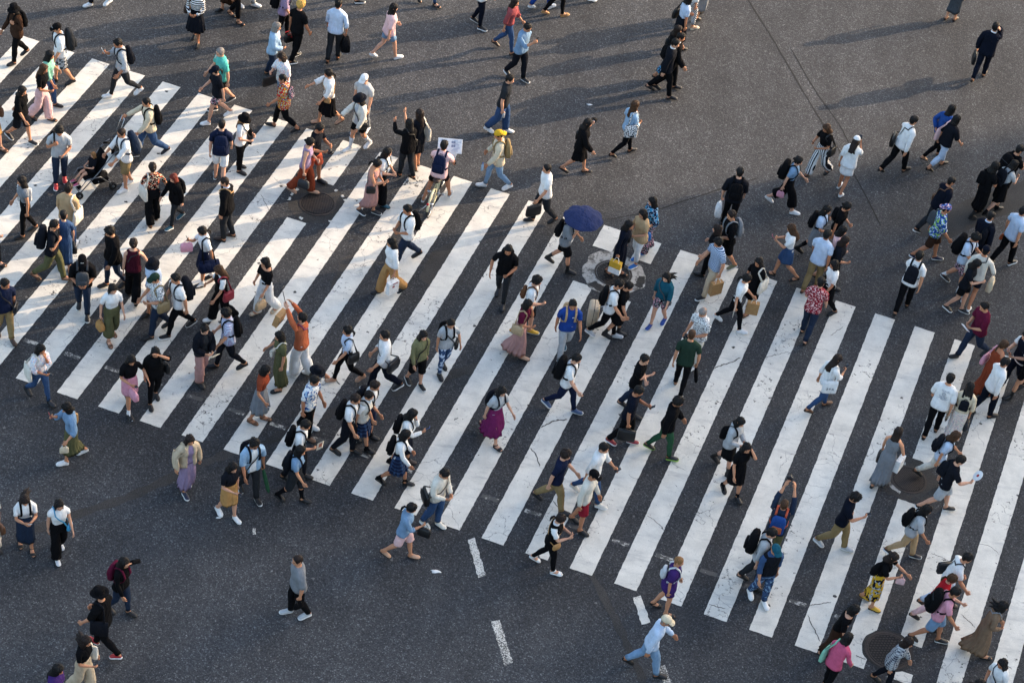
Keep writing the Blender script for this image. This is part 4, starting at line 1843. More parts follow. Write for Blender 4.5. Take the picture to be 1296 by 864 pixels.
    if kind == 'box':
        c = tip + np.array([.06 * side, .08, -.42])
        b = Bag(rec, 'paper_sack', c, f'{cwd} printed paper sack held by person {d}', 'bag')
        m = MB()
        m.box(c, (.30, .12, .32), 0, rx(.25))
        b.part(m, 'sack', simple('paper_' + col, col, .75), False)
        m = MB()
        m.box(c + rx(.25) @ np.array([0, -.062, -.10]), (.24, .004, .07), 0, rx(.25))
        b.part(m, 'print', simple('paper_ink', 'ink', .7), False)
        return
    raise ValueError(kind)
# ------------------------------------------------------------------ the crowd
# head top in the photograph (x,y[,height]) | direction walked | body | stride | hair | hat | upper wear | lower wear | shoes;socks | hands R,L | carried | look | description
CROWD = '''
17,6|200|f|w7|long:black|bucket:black|jacket:dbrown|pants:black|shoe:black|swing,strap|backpack:black|p5|in dark brown jacket and bucket hat at far left
71,30|190|m|w5|short:black|cap:black|loose:white|shorts:camo|sneak:black|swing,swing|bigpack:charcoal|logo|in white tee, dark shorts and black cap, upper left
64,65|345|f|w6|mid:black|-|blouse:mint|slim:denim|shoe:black|,bag|||in sea-green top and jeans beside person in pink trousers
56,82|340|f|w6|long:brown|-|tuck:black|wide:lpink|sandal:black|hold,swing|pouch:stripe_bold:L||in black blouse and pale pink wide trousers
29,110|335|f|w8|mid:black|-|loose:black|shorts:ink|sneak:black|,back|||in black tee and black shorts behind pink trousers
-8,118|330|f|w7|long:dbrown|-|tuck:lpink|skirt:camel|sandal:brown|,|shoulder:brown:L||in camel skirt cut by the upper left edge
147,50|192|m|R10|short:black|-|rolled:lgrey|slim:charcoal|sneak:white|phonehi,out|backpack:ink;phone:white|l8|in light grey shirt striding with raised phone
119,-66|200|m|w6|short:black|-|tee:grey|pants:ink|sneak:white|,||| showing only a white shoe at the top edge, left
248,-14|235|f|w4|mid:black|-|tuckl:stripe_bw|flare:ink|shoe:black|hold,hold|shoulder:dbrown:R||in black and white striped top and dark flared skirt
287,-54|200|f|w7|mid:black|-|blouse:cream|midi:dbrown|shoe:black|,|||in dark brown skirt cut by the top edge
306,-42|340|f|w5|bob:black|-|tunic:khaki|crop:black|sandal:black|,|||in khaki tunic and black leggings at the top edge
322,-64|345|m|w5|short:black|-|tee:white|pants:lgrey|sneak:white|,||| showing white sneakers at the top edge beside khaki tunic
366,-20|350|f|w5|mid:black|-|loose:mauve|slim:black|sneak:black|,strap|bigpack:black||in mauve top with large backpack at the top edge
382,0|25|m|w4|mop:blond|-|tee:black|pants:black|sneak:black|,|handbag:black:L::red||with blond hair, all in black
351,29|350|f|w2|bob:grey|-|olshirt:sky;tuckl:lpink|pants:ddenim|shoe:black|hold,|| p8|with grey hair in pale denim jacket over pink shirt
429,-1|70|m|w4|short:black|-|rolled:lblue|pants:charcoal|shoe:black|hang,swing|duf:black:R||in light blue shirt carrying a black holdall
278,61|190|m|w7|crop:grey|-|polo:turq|shorts:black|sneak:ink|,|tote:offwhite:R||in turquoise polo shirt and black shorts
272,84|188|f|w9|lpony:dbrown|cap:dnavy|tee:ink|short:floral_dark|sneak:white|,|||in navy cap, dark top and floral shorts
355,68|200|f|w3|bob:dbrown|-|loose:floral_pale|slim:ldenim|sneak:white|phone,|brief:black:R||in pale floral top behind bright floral tunic
357,94|172|f|w9|crop:black|-|tunic:floral_red|crop:black|shoe:black|,|minipack:floral_dark||in bright floral tunic and black cropped trousers
415,88|188|f|w8|lpony:black|-|blouse:white|flare:black|shoe:nude|reach,|small:tan:L||in white blouse and black flared skirt
457,-72|0|m|w5|short:black|-|tee:grey|shorts:khaki|sneak:black|,||| showing only black sneakers at the top edge
499,5|10|f|w9|mid:black|-|loose:lpink|short:ldenim|sneak:white|,|| p4|in pale pink tee and light denim shorts
553,-60|330|f|w7|long:black|-|tee:white|slim:denim|sandal:black|,|||in turned-up jeans and black sandals at the top edge
620,-38|340|m|w4|short:black|-|loose:white|slim:dnavy|sneak:black|hold,|||in white shirt and dark jeans at the top edge
653,-2|345|f|w8|long:dbrown|-|blouse:dustred|slim:denim|shoe:dbrown|,|| p6|in dusty red blouse and blue jeans
461,95|225|m|w3|short:black|cap:white|tee:lgrey|pants:grey|sneak:white|,|||in pale cap and light grey tee behind dark hat
455,121|205|f|w7|mid:black|fedora:ink|olong:offwhite:long;tee:lgrey|short:black|sneak:white;stock:k|reach,|cross:black:L||in dark hat, pale cardigan and white knee socks
647,95|345|m|w6|short:black|-|shirt:charcoal|baggy:denim|sneak:white|hang,|bottle:silver:R|p10|in dark grey shirt and jeans holding a bottle
670,31|325|m|w6|short:black|-|rolled:ldenim|pants:ink|sneak:black|phonehi,|phone:ink:R|glasses p2|in sunglasses and blue patterned shirt reading a phone
701,-62|20|m|w7|short:black|-|tee:black|pants:royal|sneak:white|,|||in bright blue track pants and white sneakers, top edge
718,-48|10|f|w7|mid:black|-|tee:black|slim:black|sandal:camel|,|||in black leggings and camel sandals at the top edge
772,-74|10|m|w5|short:black|-|tee:ink|pants:ink|sneak:white|,||| showing one white-soled shoe at the top edge, centre
874,-6|10|f|w6|bob:black|-|tuck:lblue|midi:ink|shoe:black|,hold|shoulder:black:L||in pale blue blouse at the top edge, right of centre
888,-32|10|f|w5|long:black|-|blouse:white|crop:stripe_bold|sandal:cream|,||| in striped trousers and pale sandals at the top edge
902,-46|20|f|w5|bob:black|-|tuck:lpink|midi:grey|shoe:black|,reach||| in pink top reaching a hand at the top edge
860,33|350|f|w8|mid:dbrown|-|bodice:black|mididress:tropic|heel:black|,hold|shoulder:black:L||in dark patterned dress and black pumps
857,50|350|m|w8|short:black|-|jacket:ink;lshirt:white|pants:black|shoe:black|,|sidepack:black:L|tie|in black suit beside dark patterned dress
1226,-42|45|f|w3|bob:black|-|bodice:dgrey|mididress:dgrey|shoe:dbrown|,|||in dark grey dress and brown shoes at top right
1262,29|62|m|w8|short:black|-|jacket:dnavy;lshirt:white|pants:dnavy|shoe:dbrown|ear,hang|brief:black:L|p4|in dark suit with briefcase holding hand to ear
1207,133|12|f|w9|mid:black|-|olong:blue:long;tee:ink|slim:black|shoe:nude|,back||l12|in royal blue cardigan leaning forward
1213,146|12|f|w8|bob:black|-|loose:ink|crop:lblue|shoe:black|,|tote:lpink:L|l12|in black tee and light blue cropped trousers
1159,147|20|m|w10|short:black|-|lshirt:white|pants:black|shoe:black|,|messenger:black:L|l12|in white shirt with black messenger bag, striding uphill
1086,172|50|f|w5|long:dbrown|cap:white|loose:white|mini:white|sneak:white|phonehi,|phone:ink:R;cross:offwhite:L||in white cap and long white tee
1046,158|200|f|w8|mid:brown|-|tuck:black|wide:stripe_vert|heel:black|phone,hold|shoulder:black:L;phone:ink:R||in vertical striped wide trousers and black top
1013,199|345|f|w10|bun:black|-|tuck:ldenim|culotte:black|sneak:white|,|bigpack:black;pouch:pink:R||in black culottes and white sneakers with large backpack
938,212|80|m|w4|short:black|-|loose:ink|pants:black|shoe:black|,hang|backpack:black;plastic:white:L||in black tee with white carrier bag
1207,224|15|m|w9|crop:black|-|jacket:dnavy|pants:charcoal|sneak:black|,|cross:brown:L|l12 p14|in dark blazer with brown crossbody bag
1201,259|350|m|w8|short:black|back:scarf|loose:aloha|shorts:dbrown|sneak:navy|,swing|sidepack:dgrey:L||in bright leafy shirt and purple headscarf
1294,184|15|m|w5|short:black|-|tee:black|pants:black|shoe:black|phone,strap|bigpack:black||in black with huge backpack at the right edge
1287,203|10|f|w7|bob:black|-|tuck:lgrey|skirt:black|shoe:black;black|phone,|backpack:ink|l12|in grey blouse and black skirt at the right edge
1257,268|30|m|w5|crop:black|-|jacket:dnavy;lshirt:lblue|pants:dnavy|shoe:black|,|sidepack:ink:R||in dark suit behind white-shirted backpacker on right
1239,297|335|m|w7|mop:black|-|tee:lblue|shorts:floral_dark|sneak:black;white|phone,phone|bigpack:black|p25|in patterned black shorts with big black backpack
1250,311|65|m|w4|short:black|cap:dnavy|long:offwhite|short:dnavy|sneak:white|out,hang|plastic:cream:R;cross:ink:L||in navy cap and cream long-sleeved top with carrier bag
1298,262|20|m|w7|short:black|-|shirt:lblue|pants:black|sneak:black|,hang|pouch:orange:L||in pale blue shirt with orange pouch at right edge
1166,318|68|m|w8|short:black|-|shirt:white|pants:black|shoe:black|,cross|backpack:ink;cloth:black:L||in white shirt with dark backpack, walking away alone
1246,383|192|m|w10|short:black|-|loose:maroon|pants:ddenim|sneak:black|hold,hold|paper:white:R|p18|in maroon tee and dark jeans
909,285|165|f|w6|bob:dbrown|-|loose:black|pants:black|sneak:black|out,|| p2|in black with open palm at top of crossing
909,302|192|m|w7|mop:black|-|shirt:stripe_blue|pants:beige|sneak:black|,hang|shop:tan:L|p16|in striped shirt and beige trousers with brown bag
926,267|188|m|w6|short:dbrown|-|loose:black|shorts:black|sneak:lolive|hold,hold|backpack:grey||in black tee and shorts with grey backpack
1001,284|172|f|w8|long:brown|-|tuck:white|mini:denim|sandal:black|phone,phone|phone:hotpink:R||in white tee and blue denim mini skirt
961,327|205|f|w5|mid:black|-|bodice:black|dress:black|sandal:brown|,|tote:offwhite:L||in black dress with cream tote on a stripe
948,348|345|f|w9|lpony:black|-|tuck:white|slim:black|sneak:white|hang,swing|cloth:offwhite:R;shop:tan:L|p16|in white tee and black trousers carrying brown bag
1049,261|345|f|w8|long:black|-|tucks:lblue|pleat:grey|boot:black;black:k|hold,strap|backpack:black||in pale blue school blouse and grey skirt
1075,257|345|f|w7|bun:black|-|tee:black|short:black|boot:black|swing,hold|sidepack:black:L|p18|in black with crimson bag behind pink-bloused walker
1049,291|55|m|w6|short:black|-|shirt:lblue|pants:khaki|shoe:brown|,|| |in light blue shirt and khaki trousers, back turned
1069,287|340|f|w5|mid:black|-|tucks:lpink|pleat:dnavy|shoe:black|hold,|cross:black:R||in pink blouse and navy skirt
1056,330|190|f|w6|bob:black|-|tuck:white|slim:black|shoe:black|,|||in white top half hidden by red floral shirt
1041,351|62|m|w6|short:black|-|shirt:floral_wine|pants:ddenim|shoe:black|swing,hold|| |in wine-red floral shirt
890,390|205|m|w3|bald:grey|-|shirt:print_white|pants:offwhite|sneak:white|,hold|camera:ink:L||with thinning hair in white printed shirt
877,417|75|m|w7|crop:brown|-|tee:dgreen|slim:black|sneak:black|hang,swing|folded:black:R||in dark green tee holding a black umbrella
844,346|230|f|w5|fly:black|-|blouse:teal|short:floral_dark|sneak:royal|,|small:dgrey:L||in teal blouse with blowing hair
826,250|185|f|w3|long:black|-|blouse:tropic|wide:floral_dark|sneak:bblue|hold,bag|handbag:bblue:L||in dark kimono top with bright blue bag
814,266|200|f|w3|bob:black|-|tunic:sand|crop:white|sneak:bblue|hold,hold|paper:tan:L||in sand tunic beside bright blue bag
798,280|335|f|w5|mid:black|-|bodicel:dnavy|mididress:dnavy|sandal:black|hang,|shop:mustard:R:white;shoulder:black:L||in navy dress with yellow and white bag on manhole
787,355|345|m|w8|short:black|-|tee:white|slim:black|sneak:lgrey|,drop|backpack:black;suitcase:beige:L|p20|in white tee pulling beige suitcase
799,358|345|f|w4|short:black|-|bodice:black|dress:black|boot:black|,|| p22|in black dress beside person with beige suitcase
727,272|345|f|w8|mid:black|-|loose:grey|shorts:black|boot:black|umb,|umbrella:umb:R;backpack:black||in black shorts and boots under navy umbrella
693,208|188|m|w7|crop:black|-|shirt:white|pants:charcoal|shoe:black|,|brief:black:L|p6|in white shirt carrying black bag near the umbrella
746,151|350|f|w8|mid:black|-|jacket:black;lshirt:white|skirt:black|heel:black|,brow|shoulder:black:L||in black skirt suit shading eyes
805,128|10|f|w9|long:brown|-|rolled:sky|slim:black|shoe:black|hold,strap|tote:bag_print:R|p4|in light denim shirt with printed white tote
519,151|135|f|w4|mid:black|-|jacket:black|pants:charcoal|shoe:black|,point|cross:black:R|p2|in black jacket pointing up the street
532,139|140|f|w2|long:dbrown|-|bodice:ink|dress:ink|shoe:nude|hold,point|tote:offwhite:R|p2|in black dress with cream tote pointing ahead
631,165|182|m|w8|short:black|back:mustard|jacket:cream|slim:ldenim|sneak:white|hold,|backpack:khaki;bottle:sky:L||in yellow cap and cream jacket
492,188|345|f|w5|mid:black|-|tuck:white|wide:black|shoe:teal|hold,|minipack:ink||in white top and black trousers behind pink dress
480,203|338|f|w6|lpony:black|-|sundress:rose|mididress:rose|sneak:ink|phone,hold|tote:white:L;cross:black:R;phone:ink:R||in dusty pink sleeveless dress with white tote
515,260|190|m|w9|short:black|-|loose:white|pants:ddenim|sneak:black|hold,hold|backpack:black||in white tee and dark jeans with black backpack
495,302|195|f|w8|mid:black|-|blouse:white|wide:tan|shoe:black|,hang|shop:white:L::crimson||in white blouse and tan wide trousers
644,312|255|m|w6|short:black|-|tee:black|slim:charcoal|sneak:ink|side,hold|backpack:black|p18|in black tee facing the camera with black backpack
281,151|82|m|w5|crop:black|-|tee:navy|shorts:white|sneak:black|,|backpack:navy||in navy tee and white shorts
311,145|340|f|S|long:tan|bucket:black|tee:white|pants:black|shoe:black|hold,bag|cloth:black:L;small:ink:L||in black bucket hat and white tee, standing
283,224|165|m|w2|crop:dbrown|-|jacket:black;lshirt:lblue|pants:charcoal|shoe:dbrown|,|small:tan:R|p16|in black suit with tan bag
407,158|335|m|w6|short:black|-|tee:ink|shorts:coral|sneak:black|hold,phone|camera:ink:R|p22|in black tee and pink shorts
394,175|345|f|w7|bun:black|-|tank:mauve|wide:rust|sandal:nude|hang,hold|handbag:charcoal:R||in rust wide trousers and pale lilac top
219,221,1.45|205|f|w7|bob:red|-|jacket:black|slim:charcoal|sneak:teal|,|backpack:black||with red hair and teal shoes in black jacket
193,206|110|f|w4|bun:dbrown|-|tuck:floral_black|wide:black|sandal:brown|out,strap|tote:offwhite:L||in black and coral floral top with cream tote
153,163|195|m|w3|crop:dbrown|-|rolled:white|shorts:khaki|sneak:white|push,push|bigpack:ddenim:R:grey|l10 glasses p10|in white shirt and khaki shorts pushing the pushchair
184,124|190|m|w10|crop:black|-|lshirt:cream|pants:denim|sneak:ink|reach,|trolley:ink:R;backpack:black|p14|in cream shirt and jeans with black trolley case
75,162|275|m|w3|mop:black|-|polo:lgrey|pants:ddenim|sneak:red|strap,hold|sidepack:black:R;phone:ink:L|p24|in grey polo shirt and red sneakers
27,224|190|f|w5|mid:black|-|cap:grey|slim:black|shoe:black|,hang|tote:white:R|p4|in grey blouse with white bag at the left
87,232|60|m|w3|short:dbrown|-|lshirt:sand|pants:denim|sneak:white|,|tote:offwhite:R||in beige shirt and jeans with cream tote
80,266|95|f|w3|crop:black|-|bodice:denim|mididress:denim|shoe:black|,hang|handbag:black:R||in loose blue denim dress
70,279|350|m|w9|short:black|-|tee:ink|pants:olive|sandal:brown|strap,|bigpack:ink||in black tee and olive trousers with big backpack
-9,264|335|f|w5|mid:black|-|tuck:ink|pants:black|sandal:dbrown|hold,|shoulder:teal:R||with teal bag cut by the left edge
104,325|265|m|w5|short:black|cap:black|loose:black|pants:ddenim|sneak:black|hold,hold|frontpack:dgrey|p20 logo|in black cap and tee with grey pack in front
137,288|200|m|w5|mop:black|-|coat:black|slim:ddenim|shoe:black|,|| p18|in long black coat
169,302|82|f|w6|bun:dbrown|-|tank:wine|wide:black|shoe:black|out,|cross:ink:L||in wine sleeveless top and black wide trousers
143,361|300|f|w4|long:black|-|tuck:white|culotte:olive|sandal:brown|hang,|basket:camel:R||in white tee and olive culottes with wicker bag
192,329|215|f|w4|mid:black|bucket:ink|loose:lblue|dress:floral_pale|shoe:black|,|| |in dark bucket hat and pale blue floral dress
195,347|195|m|w7|short:black|cap:dgreen|shirt:print_white|pants:ddenim|shoe:black|,hold|shoulder:khaki:L||in green cap and white patterned shirt
221,347|192|m|w9|short:black|-|tee:white|slim:black|sneak:black|hold,|bigpack:ink||in white tee and black slim trousers with large backpack
275,337|195|f|w7|long:brown|-|tank:black;tuck:white|wide:black|sneak:white|phone,|shoulder:crimson:L||in white tee and black overalls with red bag
254,288|190|f|w4|lpony:black|-|tucks:white|pleat:navy|shoe:black;white|phonehi,drop|duffel:navy:L;handbag:pink:R;phone:ink:R||in school blouse with navy bag and pink bag
335,327|205|f|w6|bob:black|-|off:black|wide:white|sandal:beige|hold,|handbag:sand:L||in black open-shouldered top and white wide trousers
384,397|155|m|w4|short:black|-|long:orange|wide:white|sneak:white|up,up|selfie:ink:L;box:tan:L;small:plum:R|p-8|in orange top raising a selfie stick
7,354|300|m|w5|short:black|-|shirt:navy|pants:khaki|shoe:dbrown|swing,|cross:ink:L|y30|in navy shirt and khaki trousers at the left edge
52,437|318|f|w8|mid:black|-|blouse:floral_pale|slim:denim|boot:ink|hold,chin|tote:offwhite:R;phone:ink:R||in white floral blouse and blue jeans
82,511|190|f|w9|bob:black|-|blouse:ldenim|midi:olive|sneak:white|phonehi,out|shoulder:camel:R;phone:red:R;pouch:cream:L||in denim jacket and olive skirt with red phone
167,452|305|f|w7|mid:black|-|tuck:black|mini:pink|shoe:black;white|hold,out|handbag:pink:R;phone:ink:R|p22|in black tee and pink skirt with pink handbag
197,441|290|f|w4|bob:black|-|loose:black|slim:black|shoe:black|swing,brow|shoulder:black:L||all in black shielding the face with one hand
260,412|315|f|w4|topbun:black|-|oblouse:ink:long;tee:charcoal|wide:rose|sneak:black|hold,hold|paper:cream:R||in black cardigan and rose wide trousers holding books
285,391|188|m|w8|mop:black|-|shirt:plaid_red|slim:ink|shoe:ink|hold,|backpack:black||in checked shirt with black backpack
353,420|190|f|w3|bob:black|-|bodice:olive|maxidress:olive|heel:black|out,|cross:offwhite:R||in olive dress on a stripe
338,463|345|f|w3|bob:black|-|tuck:rust|flare:grey|sandal:brown|out,|phone:silver:R|p14|in rust-red top and full grey skirt
403,466|340|f|w4|mid:black|fedora:ink|tee:camo|short:dnavy|sneak:white|,ear|||in dark brimmed hat behind blue floral shirt
400,477|335|m|w4|short:black|-|shirt:floral_blue|baggy:black|shoe:brown|swing,|| p16|in blue and white floral shirt
390,533|345|m|w5|short:black|-|tucks:white|pants:ink|shoe:black|hold,|backpack:black;paper:cream:R:orange|p24|in white school shirt holding a bright booklet
382,565|340|f|w7|bob:black|-|tucks:ldenim|knee:charcoal|shoe:black;black:k|,|backpack:ink||in pale blue shirt, dark shorts and black knee socks
241,552|305|f|w6|mid:dbrown|-|olshirt:beige:long;bodice:mauve|maxidress:mauve|sneak:navy|side,hang|tote:beige:R||in beige cardigan over mauve dress
323,557|300|m|w6|mop:black|-|olong:sky:elbow;tee:white|pants:charcoal|sneak:black|,hang|backpack:ink;folded:green:L;cross:black:R|glasses p16|in sky blue shirt and glasses holding a green umbrella
296,587|310|f|w5|mid:black|-|tuck:ink|skirt:camel|sneak:white|hold,|phone:ink:R|p16|in black tee and camel skirt with white sneakers
440,413|190|f|w9|lpony:black|-|tuck:lblue|slim:black|sandal:nude|,|shoulder:black:L|p4|in light blue tee and black trousers with black bag
487,419|188|m|w9|short:black|-|rolled:white|pants:dnavy|sneak:black|hold,swing|messenger:ink:L|p6|in white shirt and navy trousers with dark messenger bag
537,420|305|f|w4|mid:black|-|lshirt:lolive|knee:black|sneak:black|,|small:black:R||in olive shirt and black knee-length shorts
572,406|300|f|w4|short:black|-|tee:lgrey|slim:ripped|sneak:black|,side|backpack:black;cross:black:L|p20|in grey tee and ripped blue jeans
477,483|340|m|w4|short:dbrown|-|tucks:white|knee:navy|shoe:black;black|,|backpack:ink|p18|in white school shirt, furthest of the pupils
469,496|340|f|w8|short:black|-|tank:offwhite;tucks:white|pleat:plaid_blue|shoe:black;black|,|bigpack:black|mask p16|in face mask and white school shirt with big backpack
525,519|345|f|w5|mid:black|-|tuckl:white|pleat:dnavy|shoe:dbrown;black|phone,chin|backpack:black;phone:blue:R|p22|in white school blouse reading blue phone
516,545|345|f|w8|bob:black|-|tuckl:white|pleat:plaid_blue|shoe:black;black|,hold|backpack:black|p18|in white blouse and blue plaid skirt
637,491|322|f|w9|bob:black|-|tuck:lgrey|full:plum|sandal:black|,|backpack:ink|p16|in grey tee and long magenta skirt
566,596|325|m|w3|short:black|-|lshirt:offwhite|pants:denim|sneak:offwhite|hold,hold|messenger:black:R|p28|in cream shirt and pale shoes looking at a phone
524,638|345|f|w8|lpony:black|-|rolled:ldenim|shorts:lpink|shoe:nude|phone,|handbag:black:R;phone:ink:R||in blue shirt and pale shorts with black bag
377,703|192|m|w4|crop:dbrown|-|loose:grey|pants:black|sneak:lgrey|,hang|pouch:black:L|p4|in grey tee standing alone on the bare road
670,380|345|f|w9|bob:black|-|tuck:maroon|maxi:rose|shoe:nude|hold,chin|shoulder:sand:R||in maroon top and long mauve pleated skirt
682,350|345|m|w5|mop:black|-|tee:white|shorts:ink|sneak:mustard|hold,|minipack:brown|p14|in white tee with small brown backpack and yellow shoes
726,381|285|m|w7|short:black|-|polo:royal|pants:lgrey|sneak:teal|swing,|backpack:sand|p12 chestlogo|in royal blue polo shirt and grey trousers
733,449|338|m|w9|short:black|-|tee:white|slim:navy|sneak:denim|,|bigpack:black|p20|in white tee and navy trousers with round black backpack
818,450|340|m|w5|short:black|-|tee:black|pants:ddenim|shoe:black|cross,cross|| y-20|in black tee with folded arms
812,490|345|m|w6|short:black|-|tee:dnavy|pants:black|sneak:crimson|hang,phone|brief:black:R;phone:ink:L|p22|in dark navy tee carrying a black briefcase
861,503|350|m|w7|mop:black|-|hood:black|slim:green|sneak:ink:limeg|swing,|| p14|in black hoodie and green trousers
718,570|343|m|w9|mop:dbrown|-|tee:navy|pants:khaki|sneak:ink|,|| p10|in navy tee and brown chinos
767,562|340|m|w9|short:black|-|rolled:white|slim:denim|sneak:offwhite|,|phone:ink:L|p16|in white shirt and blue jeans beside brown chinos
754,596|335|m|w4|short:black|cap:black|long:offwhite|shorts:crimson|shoe:black|,|| p14 logo|in black cap, white top and red shorts
713,652|345|f|w7|lpony:dbrown|-|tank:black;tuck:white|slim:black|sandal:white|phone,phone|small:camel:R;phone:ink:R|p22|in white tee and black overalls, typing on a phone
861,705|350|f|w4|crop:tan|-|tunic:purple|short:purple|sandal:black|,|minipack:silver|p6|in purple tunic with silver backpack
846,780|350|m|w9|crop:grey|cap:cream|lshirt:lblue|pants:ldenim|shoe:black|,|| l14 p14|in cream cap, light blue shirt and jeans
940,530|330|f|w7|bob:black|-|hood:lgrey|skirt:black|boot:black|hold,hold|sidepack:black:R|p20|in grey hoodie and black skirt
947,562|300|f|w5|mid:black|-|bodice:black|dress:black|shoe:black;black|swing,ear|| p10|in black dress and ankle socks on a stripe
994,634|70|m|w3|crop:brown|-|rolled:ddenim|pants:olive|sneak:brown|up,up|backpack:blue:R:orange:coral;camera:ink:L|p-10 l2|in navy shirt with blue and orange backpack, arms raised
981,670|345|m|w5|short:black|-|rolled:lgrey|pants:charcoal|shoe:black|,|bigpack:black|p22|in pale shirt with black backpack behind blue cap
984,691|295|m|w4|short:black|cap:teal|tank:ink;rolled:denim|pants:denim_wash|sneak:white|,|| glasses p10|in blue cap and dark waistcoat with washed jeans
1087,625|338|m|w8|mop:black|-|polo:dnavy|pants:khaki|sneak:lgrey|phone,side|phone:ink:R|p22|in dark polo shirt and khaki trousers on right stripes
1063,449|10|f|w8|long:dbrown|-|rolled:white|slim:denim|shoe:brown|phone,|tote:white:R::A F E;phone:ink:R|p12|in white shirt and jeans, long hair, alone on stripes
1205,473|72|m|w6|short:black|-|loose:white|pants:black|shoe:black|,|cloth:snake:R|backprint|in white printed tee with snake-print cloth
1230,484|80|f|w4|mid:black|-|blouse:cream|maxi:floral_lace|shoe:black|,|minipack:ink;handbag:ink:R||in cream blouse and lace skirt with black mini backpack
1274,431|20|f|w7|lpony:brown|-|sundress:rust|maxidress:rust|shoe:brown|phone,|shoulder:pink:L||in long rust-red dress at the right
1275,453|10|m|w6|short:black|-|lshirt:white|pants:dnavy|shoe:black|,|| p10|in white shirt and navy trousers beside rust-red dress
1299,420|190|m|w6|short:black|-|tank:dnavy;tee:white|pants:dnavy|shoe:black|phone,hold|phone:lpink:R||in white tee and navy overalls at the right edge
1311,440|190|f|w7|mid:black|-|loose:black|short:black|boot:black|,||| with one black boot showing at the right edge
1139,541|60|f|w6|mid:dbrown|-|sundress:grey|maxidress:grey|heel:black|bag,|handbag:black:L;shop:white:R||in long grey sleeveless dress
1213,547|345|f|w9|mid:brown|-|tee:lblue|pants:offwhite|shoe:black|,|backpack:ink|l14 p16|in pale trousers and white tee with black backpack
1220,577|352|m|w9|short:black|-|tee:ink|shorts:lgrey|sneak:black|fan,|fan:white:R;sidepack:ink:L|l10 p20|in black tee holding a round white fan
1177,640|342|f|w8|long:black|-|loose:lgrey|pants:sand|sneak:ink|,swing|backpack:black|l14 p16|in grey tee and sand trousers with black backpack
1229,701|345|m|w8|short:black|-|tee:white|pants:lblue|shoe:dbrown|,hold|messenger:ink:L|l20 p22|in white tee and pale trousers, leaning forward
1209,728|345|f|w7|lpony:brown|-|tee:red|pants:lpink|shoe:black|reach,|| l14 p18|in red tee reaching a hand forward
1213,744|345|m|w8|short:black|-|tee:pink|shorts:ldenim|sneak:black|,|bigpack:black|l14 p14|in pink tee and denim shorts with black backpack
1273,762|350|f|w9|fly:black|-|bodicel:taupe|maxidress:taupe|sandal:black|hold,|cross:grey:L|l16|in long brown pleated dress
1270,835|200|f|w4|mid:black|-|tee:white|pants:ink|shoe:black|hold,|cross:ink:L||in white tee at the bottom right corner
1241,861|200|m|w4|short:black|-|tee:black|pants:black|shoe:black|,|||in black with only the head above the bottom edge
1135,701|340|f|w5|mid:dbrown|-|tuck:black|midi:floral_yellow|shoe:mustard|phone,reach|sidepack:black:R;pouch:lpink:R|p18 l10|in black tee and mustard patterned skirt
1085,767|335|f|w4|bob:black|-|off:black|maxi:dbrown|shoe:black|,|| l18 p16|in black open-backed top and long dark skirt
1076,801|30|f|w5|bob:black|-|long:hotpink|slim:black|sneak:ink|,|tote:mint:L|l18 p16|in hot pink top with mint bag
1153,808|335|f|w5|long:dbrown|-|jacket:check_grey|slim:ink|shoe:black|,|| l16 p14|in checked denim jacket at the bottom edge
158,707|328|f|w5|mid:black|-|long:black|slim:ddenim|shoe:black|swing,brow|backpack:maroon||in black jumper shading eyes, maroon backpack
125,745|158|m|R8|mop:black|fedora:black|loose:black|pants:black|sneak:red|hold,|tote:ink:L||in black wide-brimmed hat and red sneakers
110,806|330|f|w5|fly:dbrown|-|tuck:black|wide:beige|shoe:black|hold,side|tote:offwhite:L||in black tee with large cream tote, bottom left
75,842|340|f|w4|long:black|-|loose:purple|pants:ink|shoe:black|,|| p16|in purple top at the bottom left edge
32,630|282|f|w5|fly:dbrown|-|tuck:white|midi:ddenim|sandal:black|phone,phone|minipack:black;phone:white:R|p26|in white blouse and navy skirt holding a phone
75,634|295|f|w5|mid:black|-|cap:white|wide:black|shoe:silver|,|small:aqua:L||in white wrap blouse and black wide trousers
-14,624|300|f|w4|mid:black|-|loose:camo|wide:offwhite|shoe:black|,|handbag:brown:L||in grey patterned top cut by the left edge, lower
864,42|350|m|w7|short:black|-|jacket:black;lshirt:white|pants:black|shoe:black|,|||in black suit half hidden behind another black suit
1072,300|340|f|w5|mid:dbrown|-|loose:ink|slim:black|shoe:black|hold,|shoulder:crimson:L||in dark top with red bag behind pink blouse
1262,205|12|f|w6|mid:black|-|tee:black|midi:black|boot:black|hold,|sidepack:black:L||in black with side pack near the right edge
1240,330|335|f|w5|mid:black|-|tee:ink|short:black|sneak:black|phone,|| p20|in dark tee beside big black backpack, right
452,500|340|m|w5|short:dbrown|-|tucks:white|pants:ink|shoe:black|,|backpack:black|p16|in white school shirt, rearmost pupil with backpack
'''
for rec in CROWD.strip().split('\n'):
    person(rec)
